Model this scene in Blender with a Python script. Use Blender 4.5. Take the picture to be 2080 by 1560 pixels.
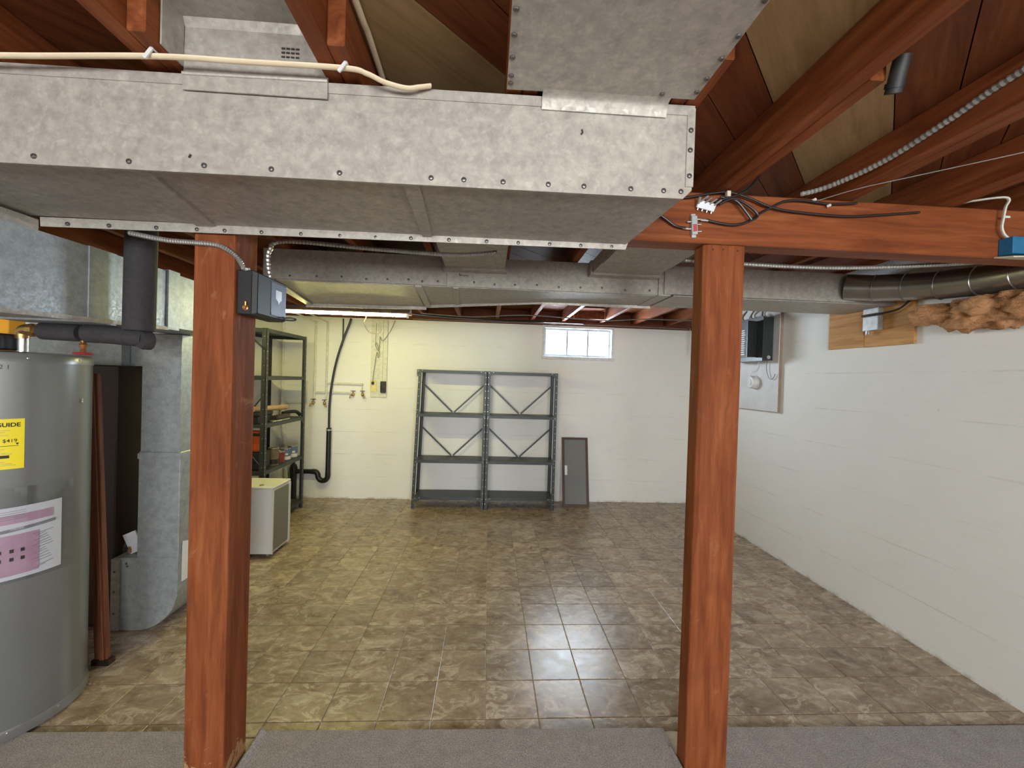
import bpy, bmesh, math, random
from mathutils import Vector, Matrix
random.seed(7)
for o in list(bpy.data.objects): bpy.data.objects.remove(o, do_unlink=True)
scene = bpy.context.scene
COL = scene.collection

# ------------------------------------------------------------------ camera
cam = bpy.data.objects.new('camera', bpy.data.cameras.new('camera'))
COL.objects.link(cam)
cam.data.sensor_width = 36.0
cam.data.lens = 849.28 / 2080 * 36.0
cam.data.clip_start = 0.02
RT = (0.9979323, -0.0565332, 0.0305799); DN = (0.02989257, -0.0129641, -0.99946904); FW = (0.05689962, 0.99831655, -0.01124738)
cam.matrix_world = Matrix(((RT[0], -DN[0], -FW[0], 0.0), (RT[1], -DN[1], -FW[1], 0.0), (RT[2], -DN[2], -FW[2], 1.4552), (0, 0, 0, 1)))
scene.camera = cam

# ------------------------------------------------------------------ world and daylight
vs = scene.view_settings
vs.view_transform = 'Standard'; vs.look = 'None'; vs.gamma = 1.0; vs.use_curve_mapping = False
vs.exposure = 0.12
world = bpy.data.worlds.new('overcast_sky'); scene.world = world; world.use_nodes = True
bg = world.node_tree.nodes['Background']; bg.inputs[0].default_value = (0.80, 0.90, 1.0, 1); bg.inputs[1].default_value = 5.0

def area_light(name, loc, rot, sx, sy, power, color):
    l = bpy.data.lights.new(name, 'AREA'); l.shape = 'RECTANGLE'; l.size = sx; l.size_y = sy; l.energy = power; l.color = color
    o = bpy.data.objects.new(name, l); o.location = loc; o.rotation_euler = rot; COL.objects.link(o); return o
# daylight just outside the rear window that the picture shows
area_light('daylight_rear_window', (1.065, 5.20, 2.05), (math.radians(-84), 0, 0), 1.1, 0.85, 165, (0.80, 0.90, 1.0))
# daylight from behind the viewer (the shadows of the post and the water heater point away from it), outside the near wall
area_light('window_behind_left_offscreen', (-0.95, -3.62, 1.42), (math.radians(88), 0, 0), 1.5, 1.2, 165, (1.0, 0.98, 0.95))
area_light('window_behind_right_offscreen', (1.15, -3.62, 1.42), (math.radians(88), 0, 0), 1.1, 1.2, 205, (1.0, 0.98, 0.95))

# ------------------------------------------------------------------ mesh helpers
class MB:
    def __init__(s): s.v = []; s.f = []
    def add(s, vs_, fs):
        n = len(s.v); s.v += [tuple(v) for v in vs_]; s.f += [tuple(i + n for i in f) for f in fs]; return s
    def box(s, x0, x1, y0, y1, z0, z1, M=None):
        vs_ = [Vector((x, y, z)) for z in (z0, z1) for y in (y0, y1) for x in (x0, x1)]
        if M: vs_ = [M @ v for v in vs_]
        return s.add(vs_, [(0, 2, 3, 1), (4, 5, 7, 6), (0, 1, 5, 4), (2, 6, 7, 3), (0, 4, 6, 2), (1, 3, 7, 5)])
    def prism(s, poly, d, ax='Z', M=None):
        # poly: 2-D points (counter-clockwise), d=(lo,hi) along the axis
        def P(a, b, c): return {'Z': (a, b, c), 'Y': (a, c, b), 'X': (c, a, b)}[ax]
        n = len(poly); vs_ = [Vector(P(a, b, d[0])) for a, b in poly] + [Vector(P(a, b, d[1])) for a, b in poly]
        if M: vs_ = [M @ v for v in vs_]
        fs = [tuple(range(n - 1, -1, -1)), tuple(range(n, 2 * n))] + [(i, (i + 1) % n, n + (i + 1) % n, n + i) for i in range(n)]
        return s.add(vs_, fs)
    def hull8(s, b, t):
        # b, t: four bottom and four top corners
        return s.add(list(b) + list(t), [(3, 2, 1, 0), (4, 5, 6, 7)] + [(i, (i + 1) % 4, 4 + (i + 1) % 4, 4 + i) for i in range(4)])
    def lathe(s, prof, c=(0, 0, 0), n=32, axis=(0, 0, 1)):
        q = Vector((0, 0, 1)).rotation_difference(Vector(axis)); c = Vector(c); k = len(s.v); m = len(prof)
        for r, z in prof:
            for i in range(n):
                a = 2 * math.pi * i / n
                s.v.append(tuple(c + q @ Vector((max(r, 1e-5) * math.cos(a), max(r, 1e-5) * math.sin(a), z))))
        for j in range(m - 1):
            for i in range(n):
                i2 = (i + 1) % n
                s.f.append((k + j * n + i, k + j * n + i2, k + (j + 1) * n + i2, k + (j + 1) * n + i))
        s.f.append(tuple(k + i for i in range(n - 1, -1, -1))); s.f.append(tuple(k + (m - 1) * n + i for i in range(n)))
        return s
    def cyl(s, p0, p1, r, n=16, r1=None):
        p0 = Vector(p0); p1 = Vector(p1); L = (p1 - p0).length
        return s.lathe([(r, 0), (r if r1 is None else r1, L)], p0, n, (p1 - p0).normalized())
    def tube(s, path, r, n=8, smooth=6, rib=None, flat=1.0):
        P = [Vector(p) for p in path]
        if smooth and len(P) > 2:
            Q = []
            for i in range(len(P) - 1):
                a = P[max(i - 1, 0)]; b = P[i]; c = P[i + 1]; d = P[min(i + 2, len(P) - 1)]
                for k in range(smooth):
                    t = k / smooth
                    Q.append(0.5 * ((2 * b) + (c - a) * t + (2 * a - 5 * b + 4 * c - d) * t * t + (3 * b - a - 3 * c + d) * t ** 3))
            P = Q + [P[-1]]
        if rib:
            Q = [P[0]]; acc = 0
            for a, b in zip(P, P[1:]):
                L = (b - a).length; m = max(1, int(L / rib + .5))
                for k in range(1, m + 1): Q.append(a.lerp(b, k / m))
            P = Q
        k0 = len(s.v); T = (P[1] - P[0]).normalized(); up = Vector((0, 0, 1)) if abs(T.z) < .9 else Vector((1, 0, 0))
        N = (up - T * up.dot(T)).normalized()
        for i, p in enumerate(P):
            t = (P[min(i + 1, len(P) - 1)] - P[max(i - 1, 0)])
            t = t.normalized() if t.length > 1e-9 else T
            N = (N - t * N.dot(t)); N = N.normalized() if N.length > 1e-6 else t.orthogonal().normalized()
            B = t.cross(N); rr = r * (1 if not rib else (1.08 if i % 2 else .86))
            for j in range(n):
                a = 2 * math.pi * j / n
                s.v.append(tuple(p + rr * (math.cos(a) * N * flat + math.sin(a) * B)))
        for i in range(len(P) - 1):
            for j in range(n):
                j2 = (j + 1) % n
                s.f.append((k0 + i * n + j, k0 + i * n + j2, k0 + (i + 1) * n + j2, k0 + (i + 1) * n + j))
        s.f.append(tuple(k0 + j for j in range(n - 1, -1, -1))); s.f.append(tuple(k0 + (len(P) - 1) * n + j for j in range(n)))
        return s
    def mesh(s, name, smooth=False, bevel=0.0, seg=1):
        me = bpy.data.meshes.new(name); me.from_pydata(s.v, [], s.f)
        bm = bmesh.new(); bm.from_mesh(me)
        bmesh.ops.recalc_face_normals(bm, faces=bm.faces)
        if bevel:
            es = [e for e in bm.edges if len(e.link_faces) == 2 and e.calc_face_angle(0) > .5]
            bmesh.ops.bevel(bm, geom=es, offset=bevel, segments=seg, affect='EDGES', profile=.5, clamp_overlap=True)
        bm.to_mesh(me); bm.free()
        if smooth:
            for p in me.polygons: p.use_smooth = True
            me.set_sharp_from_angle(angle=math.radians(40))
        return me

def link(name, me, m=None, parent=None, loc=None):
    o = bpy.data.objects.new(name, me); COL.objects.link(o)
    if me is not None and m is not None and len(me.materials) == 0: me.materials.append(m)
    if loc is not None: o.location = loc
    if parent is not None:
        o.parent = parent; o.matrix_parent_inverse = Matrix.Translation(-off(parent))
    return o
def off(o):
    v = Vector(o.location) if o.type == 'EMPTY' else Vector((0, 0, 0))
    return v
def obj(name, mb, m, parent=None, smooth=False, bevel=0.0, seg=1):
    return link(name, mb.mesh(name, smooth, bevel, seg), m, parent)
def tag(o, label=None, cat=None, group=None, kind=None):
    if label: o['label'] = label
    if cat: o['category'] = cat
    if group: o['group'] = group
    if kind: o['kind'] = kind
    return o
def thing(name, label, cat, loc=(0, 0, 0), group=None):
    o = bpy.data.objects.new(name, None); COL.objects.link(o); o.location = loc; o.empty_display_size = .1
    return tag(o, label, cat, group)
def struct(name, mb, m, parent=None, **k):
    o = obj(name, mb, m, parent, **k)
    if parent is None: o['kind'] = 'structure'
    return o
def text_mesh(body, size, bold=0.0):
    cu = bpy.data.curves.new('txt', 'FONT'); cu.body = body; cu.size = size; cu.align_x = 'RIGHT'; cu.offset = bold
    o = bpy.data.objects.new('txt', cu); COL.objects.link(o)
    bpy.context.view_layer.update()
    me = bpy.data.meshes.new_from_object(o.evaluated_get(bpy.context.evaluated_depsgraph_get()))
    bpy.data.objects.remove(o); bpy.data.curves.remove(cu)
    return me

# ------------------------------------------------------------------ materials
def nt(name):
    m = bpy.data.materials.new(name); m.use_nodes = True
    return m, m.node_tree, m.node_tree.nodes['Principled BSDF']
def N(t, typ, **k):
    n = t.nodes.new(typ)
    for a, b in k.items():
        if a.startswith('i_'):
            key = a[2:]; n.inputs[int(key) if key.isdigit() else key.replace('_', ' ')].default_value = b
        else: setattr(n, a, b)
    return n
def C3(c): return (c[0], c[1], c[2], 1)
def coords(t, scale=(1, 1, 1), rnd=0.0):
    tc = N(t, 'ShaderNodeTexCoord'); mp = N(t, 'ShaderNodeMapping'); mp.inputs['Scale'].default_value = scale
    src = tc.outputs['Object']
    if rnd:
        oi = N(t, 'ShaderNodeObjectInfo'); ad = N(t, 'ShaderNodeVectorMath', operation='ADD'); mu = N(t, 'ShaderNodeMath', operation='MULTIPLY', i_1=rnd)
        t.links.new(oi.outputs['Random'], mu.inputs[0]); t.links.new(src, ad.inputs[0]); t.links.new(mu.outputs[0], ad.inputs[1]); src = ad.outputs[0]
    t.links.new(src, mp.inputs['Vector']); return mp.outputs['Vector']
def ramp(t, fac, stops):
    r = N(t, 'ShaderNodeValToRGB'); e = r.color_ramp.elements
    while len(e) < len(stops): e.new(.5)
    for k, (p, c) in zip(e, stops): k.position = p; k.color = C3(c)
    t.links.new(fac, r.inputs[0]); return r.outputs[0]
def mixc(t, fac, a, b, mode='MIX'):
    m = N(t, 'ShaderNodeMix', data_type='RGBA', blend_type=mode)
    for s_, v in ((0, fac), (6, a), (7, b)):
        if hasattr(v, 'is_output'): t.links.new(v, m.inputs[s_])
        else: m.inputs[s_].default_value = v if s_ == 0 else C3(v)
    return m.outputs[2]
def noise(t, vec, scale, detail=4, rough=.55, dist=0.0):
    n = N(t, 'ShaderNodeTexNoise', i_Scale=scale, i_Detail=detail, i_Roughness=rough, i_Distortion=dist); t.links.new(vec, n.inputs['Vector']); return n.outputs[0]
def bumpit(t, b, h, strength, dist=.01):
    n = N(t, 'ShaderNodeBump', i_Strength=strength, i_Distance=dist); t.links.new(h, n.inputs['Height']); t.links.new(n.outputs[0], b.inputs['Normal'])
def simple(name, c, rough=.5, metal=0.0, c2=None, scale=30, bump=0.0, emit=None, coat=0):
    m, t, b = nt(name); b.inputs['Roughness'].default_value = rough; b.inputs['Metallic'].default_value = metal
    v = coords(t); nz = noise(t, v, scale, 5)
    c2 = c2 or tuple(x * .78 for x in c)
    t.links.new(ramp(t, nz, [(.32, c2), (.62, c)]), b.inputs['Base Color'])
    if bump: bumpit(t, b, nz, bump, .004)
    if coat: b.inputs['Coat Weight'].default_value = coat
    return m
def wood(name, axis, c_dark, c_mid, c_light, rough=.6, rnd=9.0, scuff=None, worn=None):
    m, t, b = nt(name); b.inputs['Roughness'].default_value = rough; b.inputs['Specular IOR Level'].default_value = .18
    sc = {'X': (1.2, 14, 14), 'Y': (14, 1.2, 14), 'Z': (14, 14, 1.2)}[axis]
    v = coords(t, sc, rnd); n1 = noise(t, v, 2.2, 6, .6, .6)
    fine = noise(t, coords(t, tuple(x * 6 for x in sc), rnd), 2.0, 3, .6)
    c = ramp(t, n1, [(.28, c_dark), (.5, c_mid), (.72, c_light)])
    c = mixc(t, .18, c, fine, 'OVERLAY')
    kn = noise(t, coords(t, (1, 1, 1), rnd), 3.0, 3, .5)
    c = mixc(t, ramp(t, kn, [(.60, (0, 0, 0)), (.72, (.45, .45, .45))]), c, c_dark)
    if scuff:
        s1 = noise(t, coords(t, (5, 5, 3), rnd), 2.0, 8, .7, 1.0)
        c = mixc(t, ramp(t, s1, [(.60, (0, 0, 0)), (.74, (.55, .55, .55))]), c, scuff)
    if worn:
        tc = N(t, 'ShaderNodeTexCoord'); sp = N(t, 'ShaderNodeSeparateXYZ'); t.links.new(tc.outputs['Object'], sp.inputs[0])
        mr = N(t, 'ShaderNodeMapRange', i_1=.0, i_2=.24, i_3=.56, i_4=.30); t.links.new(sp.outputs[2], mr.inputs[0])
        gt = N(t, 'ShaderNodeMath', operation='LESS_THAN'); t.links.new(noise(t, coords(t, (4, 4, 3)), 3.0, 8, .7, .8), gt.inputs[0]); t.links.new(mr.outputs[0], gt.inputs[1])
        hf = N(t, 'ShaderNodeMath', operation='MULTIPLY', i_1=.6); t.links.new(gt.outputs[0], hf.inputs[0])
        c = mixc(t, hf.outputs[0], c, worn)
    t.links.new(c, b.inputs['Base Color']); bumpit(t, b, n1, .25, .003)
    return m
def galv(name, c1, c2, rough=.42, metal=.55, spangle=26.0, dirt=None):
    m, t, b = nt(name); b.inputs['Metallic'].default_value = metal
    v = coords(t)
    vo = N(t, 'ShaderNodeTexVoronoi', i_Scale=spangle * 2.2); t.links.new(noise_warp(t, v), vo.inputs['Vector'])
    sep = N(t, 'ShaderNodeSeparateColor'); t.links.new(vo.outputs['Color'], sep.inputs[0])
    c = ramp(t, sep.outputs[0], [(.0, tuple(.6 * p + .4 * q for p, q in zip(c1, c2))), (.75, tuple(.45 * p + .55 * q for p, q in zip(c1, c2))), (1.0, c2)])
    fine = noise(t, v, 30, 6, .7)
    c = mixc(t, .55, c, fine, 'OVERLAY')
    big = noise(t, v, 2.4, 5, .6)
    c = mixc(t, ramp(t, big, [(.45, (0, 0, 0)), (.8, (.30, .30, .30))]), c, dirt or tuple(x * .80 for x in c1))
    t.links.new(c, b.inputs['Base Color'])
    r = N(t, 'ShaderNodeMapRange', i_3=rough - .08, i_4=rough + .14); t.links.new(sep.outputs[1], r.inputs[0]); t.links.new(r.outputs[0], b.inputs['Roughness'])
    bumpit(t, b, big, .04, .02)
    return m
def noise_warp(t, v):
    n = N(t, 'ShaderNodeTexNoise', i_Scale=14.0, i_Detail=2.0); t.links.new(v, n.inputs['Vector'])
    a = N(t, 'ShaderNodeMixRGB', blend_type='ADD', i_Fac=.05); t.links.new(v, a.inputs[1]); t.links.new(n.outputs[1], a.inputs[2])
    return a.outputs[0]
def painted_concrete(name, axis, base, warm):
    # white paint over board-formed concrete: horizontal board joints, pits and chips
    m, t, b = nt(name); b.inputs['Roughness'].default_value = .62
    v = coords(t)
    big = noise(t, v, 1.1, 5, .6); fine = noise(t, v, 38, 6, .65); mid = noise(t, coords(t, (1, 1, 3)), 5, 6, .65)
    c = ramp(t, big, [(.3, tuple(x * .93 for x in base)), (.7, base)])
    c = mixc(t, ramp(t, mid, [(.55, (0, 0, 0)), (.8, (.35, .35, .35))]), c, warm)
    # chips
    ch = noise(t, coords(t, (1, 1, 1)), 21, 5, .75)
    c = mixc(t, ramp(t, ch, [(.70, (0, 0, 0)), (.76, (.5, .5, .5))]), c, tuple(x * .6 for x in warm))
    # board joints every 0.19 m of height
    tc = N(t, 'ShaderNodeTexCoord'); sp = N(t, 'ShaderNodeSeparateXYZ'); t.links.new(tc.outputs['Object'], sp.inputs[0])
    wob = N(t, 'ShaderNodeMath', operation='MULTIPLY_ADD', i_1=.012); t.links.new(mid, wob.inputs[0]); t.links.new(sp.outputs[2], wob.inputs[2])
    dv = N(t, 'ShaderNodeMath', operation='DIVIDE', i_1=.262); t.links.new(wob.outputs[0], dv.inputs[0])
    fr = N(t, 'ShaderNodeMath', operation='FRACT'); t.links.new(dv.outputs[0], fr.inputs[0])
    ln = ramp(t, fr.outputs[0], [(.0, (1, 1, 1)), (.018, (.9, .9, .9)), (.035, (0, 0, 0))])
    msk = ramp(t, noise(t, coords(t, (1.3, 1.3, 4)), 2.2, 5, .7), [(.46, (0, 0, 0)), (.60, (1, 1, 1))])
    lm = N(t, 'ShaderNodeMixRGB', blend_type='MULTIPLY', i_Fac=1.0); t.links.new(ln, lm.inputs[1]); t.links.new(msk, lm.inputs[2])
    lmc = N(t, 'ShaderNodeMath', operation='MULTIPLY', i_1=.45); t.links.new(lm.outputs[0], lmc.inputs[0])
    c = mixc(t, lmc.outputs[0], c, tuple(x * .85 for x in warm))
    # scuffed, flaking paint just above the floor
    low = N(t, 'ShaderNodeMapRange', i_1=.0, i_2=.026, i_3=1.0, i_4=0.0); t.links.new(sp.outputs[2], low.inputs[0])
    lw = N(t, 'ShaderNodeMath', operation='MULTIPLY'); t.links.new(low.outputs[0], lw.inputs[0]); t.links.new(ramp(t, noise(t, v, 5, 9, .8), [(.46, (0, 0, 0)), (.56, (.8, .8, .8))]), lw.inputs[1])
    c = mixc(t, lw.outputs[0], c, (.34, .27, .19))
    t.links.new(c, b.inputs['Base Color'])
    h = N(t, 'ShaderNodeMixRGB', blend_type='ADD', i_Fac=.35); t.links.new(mid, h.inputs[1]); t.links.new(fine, h.inputs[2])
    h2 = N(t, 'ShaderNodeMixRGB', blend_type='SUBTRACT', i_Fac=.8); t.links.new(h.outputs[0], h2.inputs[1]); t.links.new(lm.outputs[0], h2.inputs[2])
    bumpit(t, b, h2.outputs[0], .35, .006)
    return m
def tile_mat():
    m, t, b = nt('stone_pattern_vinyl')
    v = coords(t, (1, 1, 1), 60.0)
    vs_ = coords(t, (1, 1.5, 1), 60.0); n1 = noise(t, vs_, 6.0, 8, .62, 1.2); n2 = noise(t, vs_, 9.0, 9, .66, 1.4); n3 = noise(t, v, 46, 5, .7)
    c = ramp(t, n1, [(.28, (.180, .122, .080)), (.45, (.300, .222, .150)), (.58, (.375, .292, .205)), (.74, (.50, .415, .315))])
    c = mixc(t, ramp(t, n2, [(.54, (0, 0, 0)), (.60, (.80, .80, .80)), (.645, (.15, .15, .15)), (.70, (.4, .4, .4))]), c, (.64, .55, .43))
    c = mixc(t, ramp(t, n2, [(.30, (.5, .5, .5)), (.40, (0, 0, 0))]), c, (.165, .098, .062))
    c = mixc(t, .3, c, n3, 'OVERLAY')
    oi = N(t, 'ShaderNodeObjectInfo'); mr = N(t, 'ShaderNodeMapRange', i_3=.84, i_4=1.12); t.links.new(oi.outputs['Random'], mr.inputs[0])
    mu = N(t, 'ShaderNodeMixRGB', blend_type='MULTIPLY', i_Fac=1.0); t.links.new(c, mu.inputs[1]); t.links.new(mr.outputs[0], mu.inputs[2])
    t.links.new(mu.outputs[0], b.inputs['Base Color'])
    b.inputs['Specular IOR Level'].default_value = .5
    rm = N(t, 'ShaderNodeMapRange', i_1=.3, i_2=.7, i_3=.22, i_4=.36); t.links.new(n2, rm.inputs[0]); t.links.new(rm.outputs[0], b.inputs['Roughness'])
    return m
def carpet_mat():
    m, t, b = nt('short_pile_carpet'); v = coords(t)
    n1 = noise(t, v, 190, 3, .7); n2 = noise(t, v, 24, 5, .6)
    c = ramp(t, n1, [(.25, (.20, .178, .172)), (.5, (.37, .335, .325)), (.78, (.60, .555, .525))])
    c = mixc(t, .25, c, n2, 'OVERLAY')
    t.links.new(c, b.inputs['Base Color']); b.inputs['Roughness'].default_value = .95; b.inputs['Specular IOR Level'].default_value = .1
    bumpit(t, b, n1, .9, .006)
    return m
def fluffy(name, c1, c2, c3):
    m, t, b = nt(name); v = coords(t); n1 = noise(t, v, 24, 10, .75, 2.2)
    t.links.new(ramp(t, n1, [(.3, c1), (.5, c2), (.7, c3)]), b.inputs['Base Color']); b.inputs['Roughness'].default_value = 1.0
    bumpit(t, b, n1, .9, .02); return m
def emitter(name, c, s):
    m, t, b = nt(name); b.inputs['Base Color'].default_value = C3(c); b.inputs['Emission Color'].default_value = C3(c); b.inputs['Emission Strength'].default_value = s; return m
def pane_mat(name, tint, gloss=.08):
    m, t, b = nt(name); tr = N(t, 'ShaderNodeBsdfTransparent'); tr.inputs[0].default_value = C3(tint)
    gl = N(t, 'ShaderNodeBsdfGlossy'); gl.inputs['Roughness'].default_value = .05
    mx = N(t, 'ShaderNodeMixShader', i_0=gloss); t.links.new(tr.outputs[0], mx.inputs[1]); t.links.new(gl.outputs[0], mx.inputs[2])
    t.links.new(mx.outputs[0], t.nodes['Material Output'].inputs[0]); return m

M = {}
M['wall'] = painted_concrete('white_painted_concrete', 'X', (.84, .835, .80), (.72, .685, .60))
M['tile'] = tile_mat()
M['grout'] = simple('pale_joint', (.62, .53, .40), .6)
M['carpet'] = carpet_mat()
M['post'] = wood('red_stained_fir_upright', 'Z', (.125, .031, .010), (.205, .056, .017), (.285, .092, .031), .66, scuff=(.42, .22, .12), worn=(.46, .30, .15))
M['post_chamfered'] = wood('red_stained_fir_chamfered', 'Z', (.125, .031, .010), (.205, .056, .017), (.285, .092, .031), .66, scuff=(.36, .17, .085))
M['beam'] = wood('red_stained_fir_beam', 'X', (.125, .031, .010), (.205, .056, .017), (.285, .092, .031), .55)
M['joist'] = wood('red_brown_joist', 'Y', (.125, .031, .010), (.205, .056, .017), (.285, .092, .031), .6)
M['deck'] = wood('brown_subfloor_board', 'X', (.090, .024, .009), (.145, .042, .014), (.20, .064, .022), .6)
M['deck_tan'] = wood('tan_subfloor_board', 'X', (.24, .145, .062), (.31, .195, .088), (.36, .235, .115), .7)
M['plate'] = wood('old_red_sill', 'X', (.10, .03, .018), (.17, .06, .03), (.24, .09, .05), .7)
M['galv'] = galv('dusty_galvanised_steel', (.34, .312, .270), (.43, .396, .345), .50, .28, 46)
M['galv_cool'] = galv('bare_galvanised_steel', (.31, .335, .335), (.40, .43, .43), .44, .45, 90)
M['screw'] = simple('steel_screw', (.15, .14, .13), .35, .7)
M['tank'] = simple('grey_enamel', (.215, .222, .215), .25, .32, (.20, .207, .20), 3)
M['tank_rim'] = simple('grey_enamel_rim', (.24, .245, .235), .28, .35, None, 3)
M['yellow'] = simple('yellow_paper', (.90, .74, .02), .5, 0, (.86, .69, .015), 4)
M['ink'] = simple('black_ink', (.02, .016, .008), .6)
M['paper'] = simple('white_paper', (.78, .78, .80), .5, 0, (.74, .74, .76), 4)
M['pink'] = simple('pink_print', (.58, .36, .46), .5, 0, (.52, .30, .40), 14)
M['greyprint'] = simple('grey_print', (.30, .29, .31), .5)
M['poly'] = pane_mat('clear_plastic_bag', (.94, .95, .96), .07)
M['brass'] = simple('old_brass', (.48, .31, .12), .35, .85)
M['copper'] = simple('copper_fitting', (.55, .25, .10), .35, .85)
M['chrome'] = simple('chrome_nipple', (.75, .77, .80), .18, 1.0)
M['red'] = simple('red_handwheel', (.42, .02, .025), .4)
M['foam'] = simple('grey_pipe_foam', (.038, .035, .036), .85, 0, (.028, .026, .027), 60, .3)
M['orange_card'] = simple('orange_card', (.95, .44, .02), .6, 0, (.88, .38, .015), 5)
M['black'] = simple('black_enamel', (.010, .010, .011), .5)
M['black_flat'] = simple('black_plastic', (.018, .018, .018), .55)
M['brown_cab'] = simple('dark_brown_cabinet', (.045, .026, .018), .45, .2, (.036, .02, .014), 4)
M['trim'] = wood('brown_trim_wood', 'Z', (.13, .045, .022), (.20, .075, .038), (.27, .11, .055), .45)
M['shelf'] = simple('dark_grey_steel', (.060, .068, .074), .45, .40, (.048, .055, .060), 12)
M['shelf_edge'] = simple('grey_steel_edge', (.060, .068, .074), .45, .40, (.048, .055, .060), 12)
M['bolt'] = simple('zinc_bolt', (.55, .55, .53), .35, .8)
M['white_pvc'] = simple('white_painted_pipe', (.74, .73, .62), .5)
M['abs'] = simple('black_abs_pipe', (.012, .012, .013), .38)
M['white_plastic'] = simple('white_appliance', (.66, .655, .63), .45, 0, (.62, .615, .59), 3)
M['grille'] = simple('grey_mesh_grille', (.235, .225, .20), .7, 0, (.18, .175, .155), 160, .4)
M['winframe'] = simple('pale_blue_frame', (.72, .74, .76), .5)
M['sash'] = simple('grey_sash', (.30, .32, .33), .5)
M['glass'] = pane_mat('window_glass', (.97, .985, 1.0), .06)
M['screen_frame'] = simple('rusty_brown_frame', (.085, .040, .028), .6)
M['screen_mesh'] = simple('grey_screen_mesh', (.20, .205, .20), .75, 0, (.16, .165, .16), 190, .3)
M['conduit'] = simple('flexible_steel_conduit', (.40, .39, .36), .35, .7)
M['grey_cable'] = simple('grey_sheathed_cable', (.25, .24, .215), .6)
M['romex'] = simple('cream_cable', (.80, .67, .47), .5, 0, (.74, .60, .41), 12)
M['coax'] = simple('black_coax', (.016, .012, .012), .35)
M['blue'] = simple('blue_box', (.012, .15, .30), .5)
M['beige'] = simple('beige_plate', (.66, .58, .42), .5)
M['ply'] = wood('raw_plywood', 'Y', (.38, .18, .055), (.55, .285, .10), (.64, .36, .14), .6)
M['boardpaint'] = simple('white_painted_board', (.68, .68, .68), .55, 0, (.62, .61, .60), 9)
M['boardedge'] = simple('raw_board_edge', (.33, .24, .165), .7)
M['panelgrey'] = simple('charcoal_panel', (.045, .050, .054), .38, .3)
M['steelbox'] = simple('steel_box', (.52, .54, .55), .42, .4)
M['fibre'] = fluffy('amber_fibreglass', (.48, .19, .06), (.76, .38, .17), (.90, .55, .30))
M['kraft'] = simple('grey_paper_facing', (.36, .33, .29), .8)
M['smoke'] = simple('white_detector', (.74, .73, .70), .45)
M['ivory'] = simple('ivory_outlet', (.78, .68, .30), .5)
M['fixture'] = simple('rusty_fixture_pan', (.24, .17, .13), .55, .2)
M['tube'] = emitter('fluorescent_tube_glow', (1.0, .945, .34), 135.0)
M['silverpipe'] = simple('round_galvanised_pipe', (.36, .345, .32), .27, .85, (.31, .295, .27), 10)
M['can_blue'] = simple('blue_can_label', (.10, .15, .30), .45)
M['can_white'] = simple('white_can_label', (.68, .68, .66), .45)
M['can_red'] = simple('dark_red_can', (.20, .028, .022), .45)
M['can_brown'] = simple('brown_can', (.17, .12, .09), .45)
M['tin'] = simple('tin_lid', (.45, .43, .38), .35, .8)
M['orange'] = simple('orange_plastic', (.62, .10, .015), .4)
M['tanroll'] = simple('tan_roll', (.52, .34, .22), .7)
M['labelblue'] = simple('steel_blue_plate', (.070, .085, .125), .42, .3)
M['marker'] = simple('marker_ink', (.045, .028, .022), .7)
M['pinkred'] = simple('red_sticker', (.45, .06, .08), .5)

# ------------------------------------------------------------------ the setting
XL, XR, YB, YF, ZW = -2.40, 2.495, 4.99, -3.4, 2.115
# floor slab with individual tiles
slab = MB().box(-3.39, XR - .001, YF, YB, -.12, -.0035)
floor = struct('floor', slab, M['grout'])
T, GX, GY = .2286, .031, 1.7724
G = .0016
tiles = []
for j in range(-1, 16):
    for i in range(-15, 12):
        x0, x1 = GX + i * T, GX + (i + 1) * T; y0, y1 = GY + j * T, GY + (j + 1) * T
        x0, x1 = max(x0, -3.385), min(x1, XR); y0, y1 = max(y0, 1.700), min(y1, YB)
        if x1 - x0 < .02 or y1 - y0 < .012: continue
        if x1 < -2.45 and y0 > 3.2: continue
        y1 = min(y1, 3.245) if x1 < -2.45 else y1
        hidden = (x1 < -2.02 and y1 < 3.1) or x1 < -2.3
        size = (x1 - x0) * (y1 - y0) / ((y0 + y1) / 2) ** 3 * (.01 if hidden else 1)
        tiles.append((size, x0, x1, y0, y1))
tiles.sort(reverse=True)
def tile_mb(w, d, cx=0, cy=0):
    a, b2, e = w / 2 - G, d / 2 - G, .0022
    v = [(cx + sx * a, cy + sy * b2, -.0035) for sx, sy in ((-1, -1), (1, -1), (1, 1), (-1, 1))]
    v += [(cx + sx * a, cy + sy * b2, -.0009) for sx, sy in ((-1, -1), (1, -1), (1, 1), (-1, 1))]
    v += [(cx + sx * (a - e), cy + sy * (b2 - e), 0) for sx, sy in ((-1, -1), (1, -1), (1, 1), (-1, 1))]
    f = [(8, 9, 10, 11)] + [(k + i, k + (i + 1) % 4, k + 4 + (i + 1) % 4, k + 4 + i) for k in (0, 4) for i in range(4)]
    return v, f
cache = {}
for s_, x0, x1, y0, y1 in tiles[:298]:
    key = (round(x1 - x0, 3), round(y1 - y0, 3))
    if key not in cache:
        mb = MB(); mb.add(*tile_mb(*key)); cache[key] = mb.mesh('floor_tile'); cache[key].materials.append(M['tile'])
    link('floor_tile', cache[key], None, floor, ((x0 + x1) / 2, (y0 + y1) / 2, 0))
mb = MB()
for s_, x0, x1, y0, y1 in tiles[298:]: mb.add(*tile_mb(x1 - x0, y1 - y0, (x0 + x1) / 2, (y0 + y1) / 2))
tag(obj('floor_tile_remainder', mb, M['tile'], floor), kind='stuff')

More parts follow.
